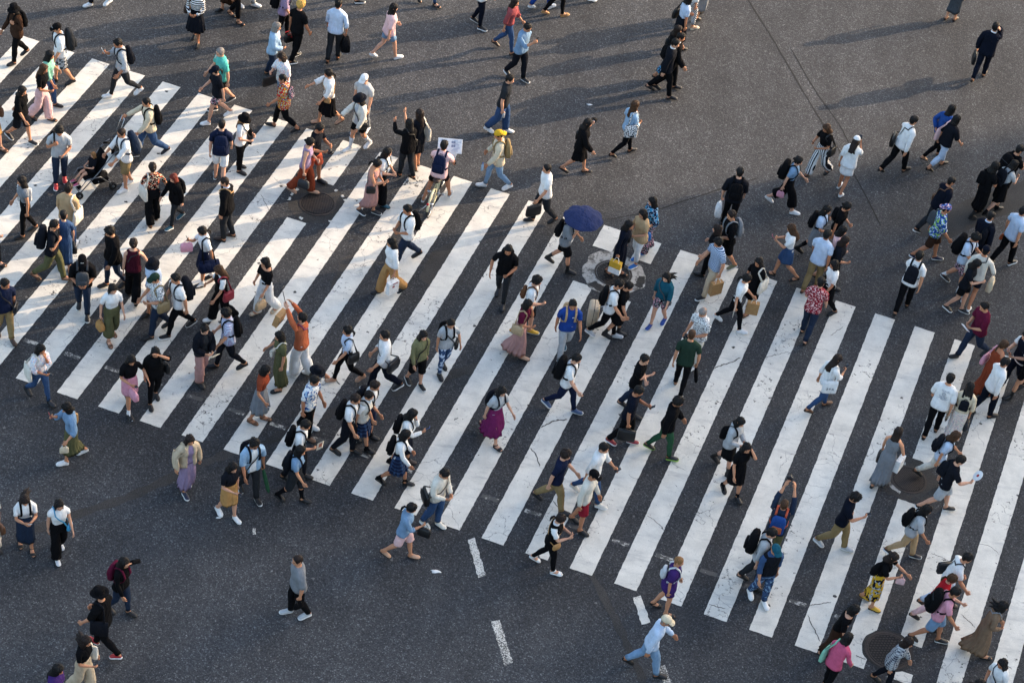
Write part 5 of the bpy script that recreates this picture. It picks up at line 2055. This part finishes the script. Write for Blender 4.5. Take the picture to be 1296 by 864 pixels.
# ------------------------------------------------------------------ the road
def road_mat():
    q = NT('asphalt', 0.86, 0.28)
    v = q.coord()
    big = q.noise(v, 0.16, 4.0, 0.55)
    mid = q.noise(v, 1.1, 5.0, 0.6)
    fine = q.noise(v, 30.0, 2.0, 0.65)
    c = q.ramp(big, [(0.30, (.034, .0360, .0392, 1)), (0.70, (.051, .0528, .0562, 1))])
    c = q.mix(0.55, c, q.ramp(mid, [(0.3, (.60, .60, .61, 1)), (0.7, (1.30, 1.29, 1.28, 1))]), 'MULTIPLY')
    # stones of the wearing course, each its own shade
    for s_, k_ in ((54.0, 0.80), (30.0, 0.25)):
        st = q.n('TexVoronoi', feature='F1')
        st.inputs['Scale'].default_value = s_
        q.l(v, st.inputs['Vector'])
        sep = q.n('SeparateColor')
        q.l(st.outputs['Color'], sep.inputs[0])
        c = q.mix(k_, c, q.ramp(sep.outputs[0], [(0.0, (.40, .40, .41, 1)), (0.5, (.85, .85, .85, 1)), (0.90, (1.40, 1.40, 1.38, 1)), (0.975, (3.2, 3.15, 3.0, 1))]), 'MULTIPLY')
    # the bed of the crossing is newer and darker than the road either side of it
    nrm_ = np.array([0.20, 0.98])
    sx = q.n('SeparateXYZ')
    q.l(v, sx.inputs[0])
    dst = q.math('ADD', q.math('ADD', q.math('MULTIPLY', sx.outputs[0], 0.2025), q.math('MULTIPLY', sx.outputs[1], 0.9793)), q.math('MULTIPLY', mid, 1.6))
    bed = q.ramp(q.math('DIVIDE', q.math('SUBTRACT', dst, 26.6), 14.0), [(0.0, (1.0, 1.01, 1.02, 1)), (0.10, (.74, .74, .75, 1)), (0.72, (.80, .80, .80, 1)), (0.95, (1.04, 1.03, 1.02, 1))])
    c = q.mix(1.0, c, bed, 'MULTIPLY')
    # old tyre lanes and oil, long and soft, along the traffic
    st = q.noise(q.coord((1.6, .10, 1), (0, 0, math.radians(-28))), 1.0, 3.0, 0.5)
    c = q.mix(0.5, c, q.ramp(st, [(0.35, (.72, .72, .74, 1)), (0.62, (1.12, 1.11, 1.10, 1))]), 'MULTIPLY')
    vo = q.n('TexVoronoi', feature='F1')
    vo.inputs['Scale'].default_value = 1.7
    q.l(v, vo.inputs['Vector'])
    gum = q.ramp(vo.outputs['Distance'], [(0.035, (1, 1, 1, 1)), (0.055, (0, 0, 0, 1))])
    c = q.mix(q.math('MULTIPLY', gum, 0.55), c, (.16, .155, .15, 1))
    q.base(c)
    q.bump(fine, 0.8, 0.012)
    return q.m


def paint_mat(name, wear=0.5, tone=.60, flake=9.0):
    q = NT(name, 0.62, 0.3)
    v = q.coord()
    mid = q.noise(v, 2.2, 5.0, 0.65)
    fine = q.noise(v, 60.0, 2.0, 0.6)
    c = q.ramp(mid, [(0.25, (tone * .74, tone * .715, tone * .64, 1)), (0.6, (tone, tone * .96, tone * .85, 1)), (0.8, (tone * 1.06, tone * 1.02, tone * .90, 1))])
    c = q.mix(0.6, c, q.ramp(fine, [(0.3, (.80, .80, .80, 1)), (0.6, (1.04, 1.04, 1.04, 1))]), 'MULTIPLY')
    # scuffs: dark rubbed smears along the walk
    sm = q.noise(q.coord((.7, 3.2, 1), (0, 0, .25)), 1.6, 4.0, 0.7)
    c = q.mix(q.ramp(sm, [(0.54, (0, 0, 0, 1)), (0.72, (.45, .45, .45, 1))]), c, (.22, .22, .225, 1))
    # hairline cracks of the old paint
    vo = q.n('TexVoronoi', feature='DISTANCE_TO_EDGE')
    vo.inputs['Scale'].default_value = 1.5
    wv = q.n('VectorMath', operation='ADD')
    nz = q.n('TexNoise')
    nz.inputs['Scale'].default_value = 3.0
    nz.inputs['Detail'].default_value = 4
    q.l(v, nz.inputs['Vector'])
    sc3 = q.n('VectorMath', operation='SCALE')
    sc3.inputs['Scale'].default_value = .55
    q.l(nz.outputs['Color'], sc3.inputs[0])
    q.l(v, wv.inputs[0])
    q.l(sc3.outputs[0], wv.inputs[1])
    q.l(wv.outputs[0], vo.inputs['Vector'])
    cr = q.ramp(vo.outputs['Distance'], [(0.004, (1, 1, 1, 1)), (0.012, (0, 0, 0, 1))])
    msk = q.ramp(q.noise(v, .55, 2.0), [(0.50, (0, 0, 0, 1)), (0.60, (1, 1, 1, 1))])
    c = q.mix(q.math('MULTIPLY', q.math('MULTIPLY', cr, msk), .75), c, (.09, .088, .085, 1))
    # gum and dirt spots
    v2 = q.n('TexVoronoi', feature='F1')
    v2.inputs['Scale'].default_value = 1.55
    q.l(q.coord((1, 1, 1), (0, 0, .7)), v2.inputs['Vector'])
    cl = q.ramp(q.noise(v, 25.0, 2.0), [(.3, (.6, .6, .6, 1)), (.7, (1.3, 1.3, 1.3, 1))])
    dd = q.math('MULTIPLY', v2.outputs['Distance'], cl)
    c = q.mix(q.ramp(dd, [(0.045, (1, 1, 1, 1)), (0.062, (0, 0, 0, 1))]), c, (.035, .034, .033, 1))
    v3 = q.n('TexVoronoi', feature='F1')
    v3.inputs['Scale'].default_value = 5.0
    q.l(v, v3.inputs['Vector'])
    c = q.mix(q.math('MULTIPLY', q.ramp(v3.outputs['Distance'], [(0.05, (1, 1, 1, 1)), (0.09, (0, 0, 0, 1))]), .35), c, (.15, .15, .15, 1))
    # worn through to the road in flakes
    wn = q.noise(v, flake, 5.0, 0.75)
    wl = q.noise(v, .8, 2.0, 0.5)
    wf = q.ramp(q.math('ADD', wn, q.math('MULTIPLY', wl, .5)), [(1.02 - wear * .35, (0, 0, 0, 1)), (1.05 - wear * .35, (1, 1, 1, 1))])
    c = q.mix(wf, c, (.06, .058, .056, 1))
    q.base(c)
    q.bump(fine, 0.35, 0.006)
    return q.m


def sheet(name, pts, z, mat, jit=0.0, step=0.12):
    """a flat outline on the road, its edge slightly ragged"""
    out = []
    n = len(pts)
    for i in range(n):
        a, b_ = np.array(pts[i], float), np.array(pts[(i + 1) % n], float)
        L = np.linalg.norm(b_ - a)
        k = max(1, int(L / step)) if jit else 1
        nn = np.array([-(b_ - a)[1], (b_ - a)[0]]) / (L + 1e-9)
        for j in range(k):
            p = a + (b_ - a) * j / k
            if jit and j:
                p = p + nn * RNG.uniform(-jit, jit)
            out.append((p[0], p[1], z))
    o = mesh_obj(name, out, [tuple(range(len(out)))], mat, None, None, False)
    if o.data.polygons[0].normal.z < 0:
        o.data.flip_normals()
    o['kind'] = 'structure'
    return o


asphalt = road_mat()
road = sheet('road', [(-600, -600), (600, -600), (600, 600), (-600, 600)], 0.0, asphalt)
paint = paint_mat('road_paint', 0.34, .625)
paint_old = paint_mat('road_paint_worn', 1.0, .42)
paint_dash = paint_mat('road_paint_dash', 0.70, .62, 38.0)
B0, BS = np.array([-9.578, 29.965]), np.array([0.8777, -0.1815])
T0, TSTEP = np.array([-10.750, 40.352]), np.array([0.8804, -0.1911])
HOLES = [((402, 258), .36, .74), ((776, 346), .37, .80), ((1150, 607), .33, .62), ((1124, 823), .40, .50)]
HOLES = [(ground(*p), r, g) for p, r, g in HOLES]
for k in range(-8, 28):
    bl, tl = B0 + BS * k, T0 + TSTEP * (k + 4)
    br, tr = bl + BS * .5, tl + TSTEP * .5
    ivs = [(0.0, 1.0)]
    for (c, r, g) in HOLES:
        ax = (bl + br) / 2
        u = (tl + tr) / 2 - ax
        L = np.linalg.norm(u)
        u = u / L
        t = (c - ax) @ u
        dist = np.linalg.norm(c - ax - u * t)
        if dist < .50 and 0 < t < L:
            h = math.sqrt(max(0, g * g - dist * dist)) if dist < g else 0
            a, b_ = (t - h) / L, (t + h) / L
            ivs = [iv for s_, e_ in ivs for iv in ((s_, min(e_, a)), (max(s_, b_), e_)) if iv[1] - iv[0] > .01]
    for s_, e_ in ivs:
        sheet('crossing_stripe', [bl + (tl - bl) * s_, br + (tr - br) * s_, br + (tr - br) * e_, bl + (tl - bl) * e_], .004, paint, .006, .07)
    # the worn guide line between the stripes
    a = bl + (tl - bl) * .115
    if k < 20:
        g1, g2 = br + (tr - br) * .100 + BS * .06, bl + BS + (tl - bl) * .100 - BS * .06
        d = (tl - bl) / np.linalg.norm(tl - bl) * .10
        sheet('guide_line', [g1, g2, g2 + d, g1 + d], .004, paint_old, .012, .06)
for quad in (((592, 683), (601, 680), (615, 728), (605, 731)), ((622, 786), (632, 784), (649, 838), (639, 843)), ((801, 756), (811, 753), (823, 787), (812, 790)), ((832, 843), (842, 841), (860, 894), (849, 897)),
             ((320, 668), (324, 668), (324, 676), (320, 676))):
    sheet('lane_dash', [ground(*p) for p in quad], .004, paint_dash, .012, .06)

tar = simple('tar', '#302d2b', .85)
crack = simple('crack_fill', '#47433f', .9)
tar_dark = simple('tar_dark', '#161616', .9)
patch_mat = NT('patch_asphalt', .9, .2)
_n = patch_mat.noise(patch_mat.coord(), 42.0, 2.0, .6)
_m = patch_mat.noise(patch_mat.coord(), 1.3, 4.0, .6)
patch_mat.base(patch_mat.mix(1.0, patch_mat.ramp(_n, [(.3, (.022, .021, .020, 1)), (.7, (.055, .052, .049, 1))]), patch_mat.ramp(_m, [(.3, (.7, .7, .7, 1)), (.7, (1.25, 1.25, 1.25, 1))]), 'MULTIPLY'))
patch_mat.bump(_n, .6, .008)
patch_mat = patch_mat.m


def ribbon(name, pxs, w, z, mat, wob=.02, sub=6):
    pts = [ground(*p) for p in pxs]
    fine_ = []
    for i in range(len(pts) - 1):
        p0, p1, p2, p3 = pts[max(i - 1, 0)], pts[i], pts[i + 1], pts[min(i + 2, len(pts) - 1)]
        for j in range(sub):
            t = j / sub
            fine_.append(.5 * ((2 * p1) + (-p0 + p2) * t + (2 * p0 - 5 * p1 + 4 * p2 - p3) * t * t + (-p0 + 3 * p1 - 3 * p2 + p3) * t ** 3))
    fine_.append(pts[-1])
    V, Fq = [], []
    for i, p in enumerate(fine_):
        d = fine_[min(i + 1, len(fine_) - 1)] - fine_[max(i - 1, 0)]
        nn = np.array([-d[1], d[0]]) / (np.linalg.norm(d) + 1e-9)
        ww = w * (1 + RNG.uniform(-.3, .3)) * (min(1, i / 2 + .3) * min(1, (len(fine_) - 1 - i) / 2 + .3))
        o_ = RNG.uniform(-wob, wob)
        V += [(*(p + nn * (o_ + ww / 2)), z), (*(p + nn * (o_ - ww / 2)), z)]
    for i in range(len(fine_) - 1):
        Fq.append((2 * i + 1, 2 * i + 3, 2 * i + 2, 2 * i))
    o = mesh_obj(name, V, Fq, mat, None, None, False)
    if o.data.polygons[0].normal.z < 0:
        o.data.flip_normals()
    o['kind'] = 'structure'
    return o


ribbon('road_joint', [(940, -10), (975, 45), (1010, 105), (1048, 168), (1085, 228), (1115, 286)], .040, .003, tar_dark, .006)
ribbon('road_joint', [(1000, 60), (1030, 112), (1062, 158), (1078, 190)], .03, .003, tar_dark, .006)
ribbon('road_joint', [(770, 278), (830, 266), (900, 243), (960, 225)], .03, .003, tar_dark, .01)
ribbon('tar_seam', [(40, 672), (100, 650), (160, 630), (215, 605), (262, 584), (310, 566)], .20, .003, patch_mat, .01)
ribbon('tar_seam', [(746, 722), (762, 752), (778, 782), (797, 822), (812, 858), (822, 890)], .15, .003, patch_mat, .01)
ribbon('tar_seam', [(330, 562), (400, 530), (470, 505), (560, 478), (640, 452)], .20, .0025, patch_mat, .02)
for pxs, w in (([(904, 466), (914, 462), (922, 460), (937, 453)], .05), ([(970, 452), (982, 449), (998, 445)], .022), ([(1051, 425), (1059, 419), (1067, 414)], .022), ([(685, 541), (698, 534), (707, 532), (718, 531)], .05),
               ([(671, 567), (678, 575), (683, 590)], .04), ([(1022, 766), (1034, 764), (1052, 762)], .03), ([(1022, 778), (1030, 795), (1038, 812)], .03), ([(1083, 829), (1090, 832), (1096, 834)], .03),
               ([(700, 633), (706, 642), (711, 651)], .03), ([(748, 498), (757, 494), (770, 490), (776, 484)], .015), ([(1216, 777), (1226, 786), (1234, 794)], .025), ([(1178, 700), (1190, 704), (1200, 710)], .022),
               ([(330, 246), (336, 258), (341, 268)], .018), ([(560, 462), (566, 470), (572, 478)], .018), ([(420, 471), (424, 478), (430, 487)], .05), ([(1236, 688), (1250, 690), (1264, 700)], .018), ([(880, 470), (888, 472), (897, 468)], .02),
               ([(850, 584), (856, 590), (868, 595)], .014), ([(795, 600), (806, 606), (815, 598)], .012), ([(819, 652), (830, 660), (842, 672)], .02), ([(897, 764), (908, 768), (918, 770)], .03)):
    ribbon('paint_crack', pxs, w * .55, .0062, crack, .012, 7)
for pxs in (((1160, 279), (1225, 252), (1296, 228), (1380, 200), (1390, 232), (1296, 262), (1250, 280), (1200, 303), (1165, 300)), ((432, 327), (446, 322), (472, 332), (476, 345), (460, 356), (440, 372), (428, 382), (414, 377)),
            ((548, 318), (570, 307), (585, 312), (552, 366), (530, 352))):
    sheet('road_patch', [ground(*p) for p in pxs], .002, patch_mat, .03, .15)

# ------------------------------------------------------------------ manhole covers
concrete = NT('old_concrete', .85, .25)
_v = concrete.coord()
_a = concrete.noise(_v, 6.0, 5.0, .7)
_b = concrete.noise(_v, 45.0, 3.0, .6)
concrete.base(concrete.mix(.7, concrete.ramp(_a, [(.30, (.05, .048, .045, 1)), (.43, (.16, .15, .135, 1)), (.50, (.36, .345, .315, 1)), (.75, (.46, .445, .41, 1))]), concrete.ramp(_b, [(.3, (.65, .65, .65, 1)), (.65, (1.1, 1.1, 1.1, 1))]), 'MULTIPLY'))
concrete.bump(_a, .6, .02)
concrete = concrete.m
iron = simple('cast_iron', '#3a3431', .55, .55)
iron_dark = simple('cast_iron_dark', '#1d1a19', .7, .3)


def blob(c, r, ph, amp=.10, n=64, a0=0.0, a1=2 * PI):
    return [(c[0] + r * (1 + amp * (math.sin(3 * a + ph) * .5 + math.sin(7 * a + 2 * ph) * .3 + math.sin(13 * a) * .2)) * math.cos(a), c[1] + r * (1 + amp * (math.sin(3 * a + ph) * .5 + math.sin(7 * a + 2 * ph) * .3 + math.sin(13 * a) * .2)) * math.sin(a)) for a in [a0 + (a1 - a0) * i / n for i in range(n)]]


def arc_band(name, c, r0, r1, a0, a1, z, mat):
    n = 14
    V, Fq = [], []
    for i in range(n + 1):
        a = a0 + (a1 - a0) * i / n
        j0, j1 = RNG.uniform(-.02, .02, 2)
        V += [(c[0] + (r0 + j0) * math.cos(a), c[1] + (r0 + j0) * math.sin(a), z), (c[0] + (r1 + j1) * math.cos(a), c[1] + (r1 + j1) * math.sin(a), z)]
    for i in range(n):
        Fq.append((2 * i, 2 * i + 1, 2 * i + 3, 2 * i + 2))
    o = mesh_obj(name, V, Fq, mat, None, None, False)
    if o.data.polygons[0].normal.z < 0:
        o.data.flip_normals()
    o['kind'] = 'structure'


def manhole(c, r, pat, label, rot):
    t = empty('manhole_cover', (c[0], c[1], 0))
    t.rotation_euler = (0, 0, rot)
    tag(t, label, 'manhole cover', 'manhole covers in the road')
    m = MB()
    n = 48
    m.loft([[np.array([k * math.cos(2 * PI * i / n), k * math.sin(2 * PI * i / n), z]) for i in range(n)] for k, z in ((r + .05, .003), (r + .05, .012), (r + .008, .013), (r + .004, .004))], 0, False)
    m.build('frame', iron, t, False)
    m = MB()
    m.disc((0, 0, .003), r, .0055, 48)
    m.build('plate', iron_dark, t, False)
    m = MB()
    if pat == 'grid':
        st = .062
        q = int(r / st) + 1
        for i in range(-q, q + 1):
            for j in range(-q, q + 1):
                x, y = (i + .5 * (j % 2)) * st, j * st * .9
                if x * x + y * y < (r * .9) ** 2:
                    m.box((x, y, .0105), (.034, .030, .008))
    elif pat == 'rings':
        for rr in (.3, .5, .7, .9):
            k = int(26 * rr)
            for i in range(k):
                a = 2 * PI * i / k
                m.box((rr * r * math.cos(a), rr * r * math.sin(a), .0105), (.030, .042, .008), 0, rz(a))
    else:
        for i in range(-9, 10):
            x = i * r / 10
            L = 2 * math.sqrt(max(0, (r * .93) ** 2 - x * x))
            if L > .05:
                m.box((x, 0, .0105), (r * .05, L, .008))
    m.build('studs', iron, t, False)
    if pat == 'grid':
        m = MB()
        m.loft([[np.array([r * k * math.cos(2 * PI * i / n), r * k * math.sin(2 * PI * i / n), z]) for i in range(n)] for k, z in ((.99, .008), (.99, .016), (.93, .016), (.93, .008))], 0, False)
        m.build('rim', iron, t, False)
    return t


(c1, r1, g1), (c2, r2, g2), (c3, r3, g3), (c4, r4, g4) = HOLES
sheet('road_patch', blob(c1, .66, 1.0, .06), .003, patch_mat)
for a0, a1 in ((.2, .5), (.62, .74), (1.0, 1.1), (2.5, 2.62), (2.75, 2.95), (3.05, 3.22), (4.2, 4.35), (5.3, 5.55)):
    arc_band('paint_remnant', c1, .60, .66, a0, a1, .008, paint)
manhole(c1, r1, 'lines', 'round iron manhole cover in a dark asphalt patch near the rust trousers', .3)
sheet('concrete_surround', blob(c2, .70, 2.0, .10), .0055, concrete)
arc_band('road_patch', c2, .50, .70, 3.9, 4.9, .008, patch_mat)
arc_band('road_patch', c2, .55, .72, -.5, .1, .008, patch_mat)
manhole(c2, r2, 'rings', 'round dark manhole cover in broken pale concrete below the umbrella', .1)
sheet('road_patch', blob(c3, .62, 3.0, .10), .0055, patch_mat)
arc_band('concrete_surround', c3, .40, .47, 1.7, 4.3, .008, concrete)
manhole(c3, r3, 'lines', 'round ribbed manhole cover under the striding legs on the right stripes', -.5)
sheet('road_patch', blob(c4, .50, 4.0, .04), .0055, patch_mat)
manhole(c4, r4, 'grid', 'studded iron manhole cover at the bottom right edge', .2)

for i, (px, py, w, lab) in enumerate(((746, 133, .06, 'white scrap of litter on bare asphalt above the black skirt suit'), (551, 723, .09, 'crumpled white litter near the two lane dashes'), (276, 655, .04, 'small white litter scrap below the camel skirt'))):
    p = ground(px, py)
    m = MB()
    m.loft([[np.array([w * k * math.cos(a) * (1 + .4 * math.sin(3 * a + i)), w * .45 * k * math.sin(a) * (1 + .3 * math.sin(2 * a)), z]) for a in [2 * PI * j / 12 for j in range(12)]] for k, z in ((1, 0.001), (.95, .012), (.5, .022))])
    o = m.build('litter', simple('litter_white', 'white', .8))
    o.location = (p[0], p[1], 0)
    tag(o, lab, 'litter', 'litter on the road')

# ------------------------------------------------------------------ bicycle and pushchair
def follow(rec, name, label, cat, off=(0, 0)):
    c, s = math.cos(rec['yaw']), math.sin(rec['yaw'])
    t = empty(name, (rec['loc'][0] + c * off[0] - s * off[1], rec['loc'][1] + s * off[0] + c * off[1], 0))
    t.rotation_euler = (0, 0, rec['yaw'])
    return tag(t, label, cat)


rider = person('563,178|66|m|B|short:black|-|shirt:lpink|short:black|sneak:lgrey|bar,bar|backpack:navy|l16 p10|in pale shirt with navy backpack riding a bicycle')
bk = follow(rider, 'bicycle', 'cream city bicycle ridden over the stripes', 'bicycle')
cream = simple('bike_paint', '#c9c19a', .35)
steel = simple('steel', 'silver', .3, .9)
rubber = simple('rubber', '#141414', .7)
m = MB()
RA, FA, BBK, ST, HT, HB = np.array([0, -.46, .33]), np.array([0, .66, .33]), np.array([0, 0, .29]), np.array([0, -.12, .74]), np.array([0, .42, .86]), np.array([0, .46, .66])
for a, c, r in ((BBK, ST, .019), (BBK + [0, .02, .03], HB, .024), (ST - [0, -.03, .16], HB + [0, 0, .02], .016), (HB, HT, .020), (RA + [.05, 0, 0], BBK + [.03, 0, 0], .011), (RA - [.05, 0, 0], BBK - [.03, 0, 0], .011), (RA + [.05, 0, 0], ST + [.02, .03, -.12], .009), (RA - [.05, 0, 0], ST + [-.02, .03, -.12], .009), (HB + [.045, .03, -.03], FA + [.05, 0, 0], .012), (HB + [-.045, .03, -.03], FA - [.05, 0, 0], .012), (HB + [-.05, .03, -.03], HB + [.05, .03, -.03], .015)):
    m.tube([a, c], r, 8)
m.build('frame', cream, bk)
for ctr, nm in ((RA, 'rear'), (FA, 'front')):
    m = MB()
    m.tube([ctr + np.array([0, .31 * math.cos(2 * PI * i / 36), .31 * math.sin(2 * PI * i / 36)]) for i in range(36)], .018, 8, 0, True)
    w = m.build('wheel', rubber, bk)
    m = MB()
    m.tube([ctr + np.array([0, .288 * math.cos(2 * PI * i / 36), .288 * math.sin(2 * PI * i / 36)]) for i in range(36)], .011, 6, 0, True)
    m.build('rim', steel, w)
    m = MB()
    m.tube([ctr - [.05, 0, 0], ctr + [.05, 0, 0]], .022, 8)
    for i in range(20):
        a = 2 * PI * i / 20
        m.tube([ctr + np.array([.03 * (-1) ** i, .02 * math.cos(a), .02 * math.sin(a)]), ctr + np.array([0, .285 * math.cos(a + .15), .285 * math.sin(a + .15)])], .0022, 3)
    m.build('spokes', steel, w)
    m = MB()
    m.strip([ctr + np.array([0, .35 * math.cos(a), .35 * math.sin(a)]) for a in [(.2 if nm == 'front' else .5) + 2.5 * i / 12 for i in range(13)]], np.array([1, 0, 0]), .05, .005)
    m.build('mudguard', cream, bk)
m = MB()
m.loft([[np.array([w * math.cos(a), y + .02 * math.sin(a) * 0, z + .03 * math.sin(a)]) for a in [2 * PI * i / 10 for i in range(10)]] for y, w, z in ((-.26, .05, .80), (-.22, .085, .805), (-.12, .07, .80), (0, .03, .795), (.04, .015, .79))])
m.tube([ST, ST + [0, -.01, .06]], .014)
m.build('saddle', leather('dbrown'), bk)
m = MB()
m.tube([HT, HT + [0, .02, .14]], .013)
m.tube([(-.28, .30, 1.00), (-.24, .42, 1.01), (0, .46, 1.0), (.24, .42, 1.01), (.28, .30, 1.00)], .012)
hb_ = m.build('handlebar', steel, bk)
for sx in (-1, 1):
    m = MB()
    m.tube([(sx * .283, .28, 1.0), (sx * .25, .40, 1.01)], .018, 8)
    m.build('grip', leather('black'), hb_)
m = MB()
m.tube([BBK - [.08, 0, 0], BBK + [.08, 0, 0]], .02, 8)
m.loft([[BBK + np.array([x, .09 * math.cos(2 * PI * i / 20), .09 * math.sin(2 * PI * i / 20)]) for i in range(20)] for x in (.045, .052)])
for sx in (-1, 1):
    e = BBK + np.array([sx * .08, sx * .12, -sx * .10])
    m.tube([BBK + [sx * .08, 0, 0], e], .010, 6)
    m.box(e + [sx * .06, 0, 0], (.09, .07, .022))
m.build('crank', steel, bk)
m = MB()
m.tube([RA + [-.06, 0, 0], RA + [-.22, -.12, -.20]], .010, 6)
m.build('kickstand', steel, bk)
m = MB()
for z in (.92, 1.0, 1.08):
    m.tube([(-.19, .56, z), (.19, .56, z), (.19, .86, z), (-.19, .86, z)], .006, 5, 0, True)
for i in range(9):
    for y in (.56, .86):
        m.tube([(-.19 + .0475 * i, y, .86), (-.19 + .0475 * i, y, 1.08)], .004, 4)
m.box((0, .71, .86), (.38, .30, .012))
m.build('basket', steel, bk, False)
m = MB()
m.tube([RA + [0, -.37, .30], RA + [0, -.40, .30]], .028, 10)
m.build('reflector', simple('reflector_red', 'red', .2), bk)
# printed board standing in the basket
bd = follow(rider, 'notice_board', 'white printed board standing in the front of the bicycle', 'board', (.04, .62))
_g = ground(570, 240) - ground(570, 260)
bd.rotation_euler = (0, 0, math.atan2(-_g[0], _g[1]))
M_ = rx(-.75)
m = MB()
m.box((0, 0, 1.18), (.54, .014, .32), 0, M_, 1, .003)
m.build('board', simple('paper_white', 'white', .6), bd, False)
m = MB()
for i in range(9):
    for sx in (-1, 1):
        L = .10 + .12 * RNG.rand()
        m.box(np.array([0, 0, 1.18]) + M_ @ np.array([sx * .13 + RNG.uniform(-.02, .02), -.0095, .12 - .029 * i]), (L * .85, .003, .006), 0, M_)
m.build('print_lines', simple('print_blue', '#4c6a9c', .7), bd, False)
m = MB()
for i in range(4):
    m.box(np.array([0, 0, 1.18]) + M_ @ np.array([.05 + .045 * (i % 2), -.0095, .08 - .08 * (i // 2)]), (.04, .0045, .055), 0, M_)
m.build('print_blocks', simple('print_grey', '#8f97a3', .7), bd, False)

child = person('118,193,0.98|197|k|C|bob:tan|-|tee:ink|short:black|sneak:hotpink|hold,hold||p4 l-12 z0.02 skin3|small child in dark clothes sitting in the pushchair')
child['root']['label'] = 'small child in dark clothes sitting in the pushchair'
pr = follow(child, 'pushchair', 'black folding pushchair with a child in it', 'pushchair', (0, 0))
alu = simple('pram_alu', '#6f7276', .35, .8)
blk = fabric('black')
m = MB()
for sx in (-1, 1):
    x = sx * .22
    m.tube([(x, -.55, 1.02), (x, -.42, .98), (x * .98, -.05, .56), (x * .95, .38, .14)], .013, 8)
    m.tube([(x, .22, .47), (x, -.10, .44), (x * 1.05, -.38, .12)], .012, 8)
    m.tube([(x, .22, .47), (x * .9, .40, .22)], .010, 8)
m.tube([(-.22, .38, .14), (.22, .38, .14)], .010, 6)
m.tube([(-.23, -.38, .12), (.23, -.38, .12)], .010, 6)
m.tube([(-.22, -.05, .30), (.22, -.30, .22)], .008, 6)
m.tube([(.22, -.05, .30), (-.22, -.30, .22)], .008, 6)
m.build('frame', alu, pr)
m = MB()
m.box((0, .08, .43), (.38, .36, .05), 0, rx(.10), 1, .02)
m.box((0, -.19, .68), (.38, .05, .52), 0, rx(.42), 1, .02)
m.box((0, .36, .24), (.34, .10, .03), 0, rx(-.5), 1, .01)
m.build('seat', blk, pr)
m = MB()
for k in range(5):
    a = .15 + .28 * k
m.loft([[np.array([.20 * math.cos(b_), -.36 - .16 * math.sin(b_) * math.cos(a) , .96 + .15 * math.sin(b_) * math.sin(a)]) for b_ in [PI * i / 12 for i in range(13)]] for a in [.0 + .35 * k for k in range(5)]], 0, False)
m.build('hood', blk, pr)
m = MB()
m.tube([(-.22, -.55, 1.02), (.22, -.55, 1.02)], .019, 8)
m.build('handle', leather('black'), pr)
m = MB()
m.box((0, -.14, .25), (.34, .34, .10), 0, None, 1.1, .02)
m.build('basket', blk, pr)
for sx in (-1, 1):
    for y, n_ in ((.40, 1), (-.39, 1)):
        for dx in (-.025, .025):
            m = MB()
            ctr = np.array([sx * .22 + dx, y, .085])
            m.tube([ctr + np.array([0, .066 * math.cos(2 * PI * i / 20), .066 * math.sin(2 * PI * i / 20)]) for i in range(20)], .019, 6, 0, True)
            w = m.build('wheel', rubber, pr)
            m = MB()
            m.tube([ctr - [.012, 0, 0], ctr + [.012, 0, 0]], .03, 8)
            m.build('hub', alu, w)

# ------------------------------------------------------------------ the office block whose corner throws the shade
ds = np.array([math.cos(SUN_AZ), math.sin(SUN_AZ)])
dp = np.array([ds[1], -ds[0]])
cor = np.array([3.2, 39.0]) + ds * 100
W_, D_, H_ = 110.0, 26.0, 64.0
ob = empty('office_building', (cor[0], cor[1], 0))
ob.rotation_euler = (0, 0, math.atan2(dp[1], dp[0]))
tag(ob, 'tall pale office block beyond the right edge shading the crossing', 'building')
m = MB()
m.box((W_ / 2, D_ / 2, H_ / 2), (W_, D_, H_))
wall = NT('office_wall', .8, .3)
wall.base(wall.ramp(wall.noise(wall.coord(), .4, 4.0), [(.3, (.30, .29, .27, 1)), (.7, (.40, .385, .36, 1))]))
m.build('wall', wall.m, ob, False)
m = MB()
m.box((W_ / 2, D_ / 2, H_ + .35), (W_ + .6, D_ + .6, .7))
m.build('roof', wall.m, ob, False)
glass = simple('office_glass', '#2b3a46', .08)
for fl in range(16):
    m = MB()
    for i in range(36):
        m.box((2 + i * 3.0, -.06, 3.0 + fl * 3.8), (2.2, .16, 2.2))
    m.build('window_row', glass, ob, False)
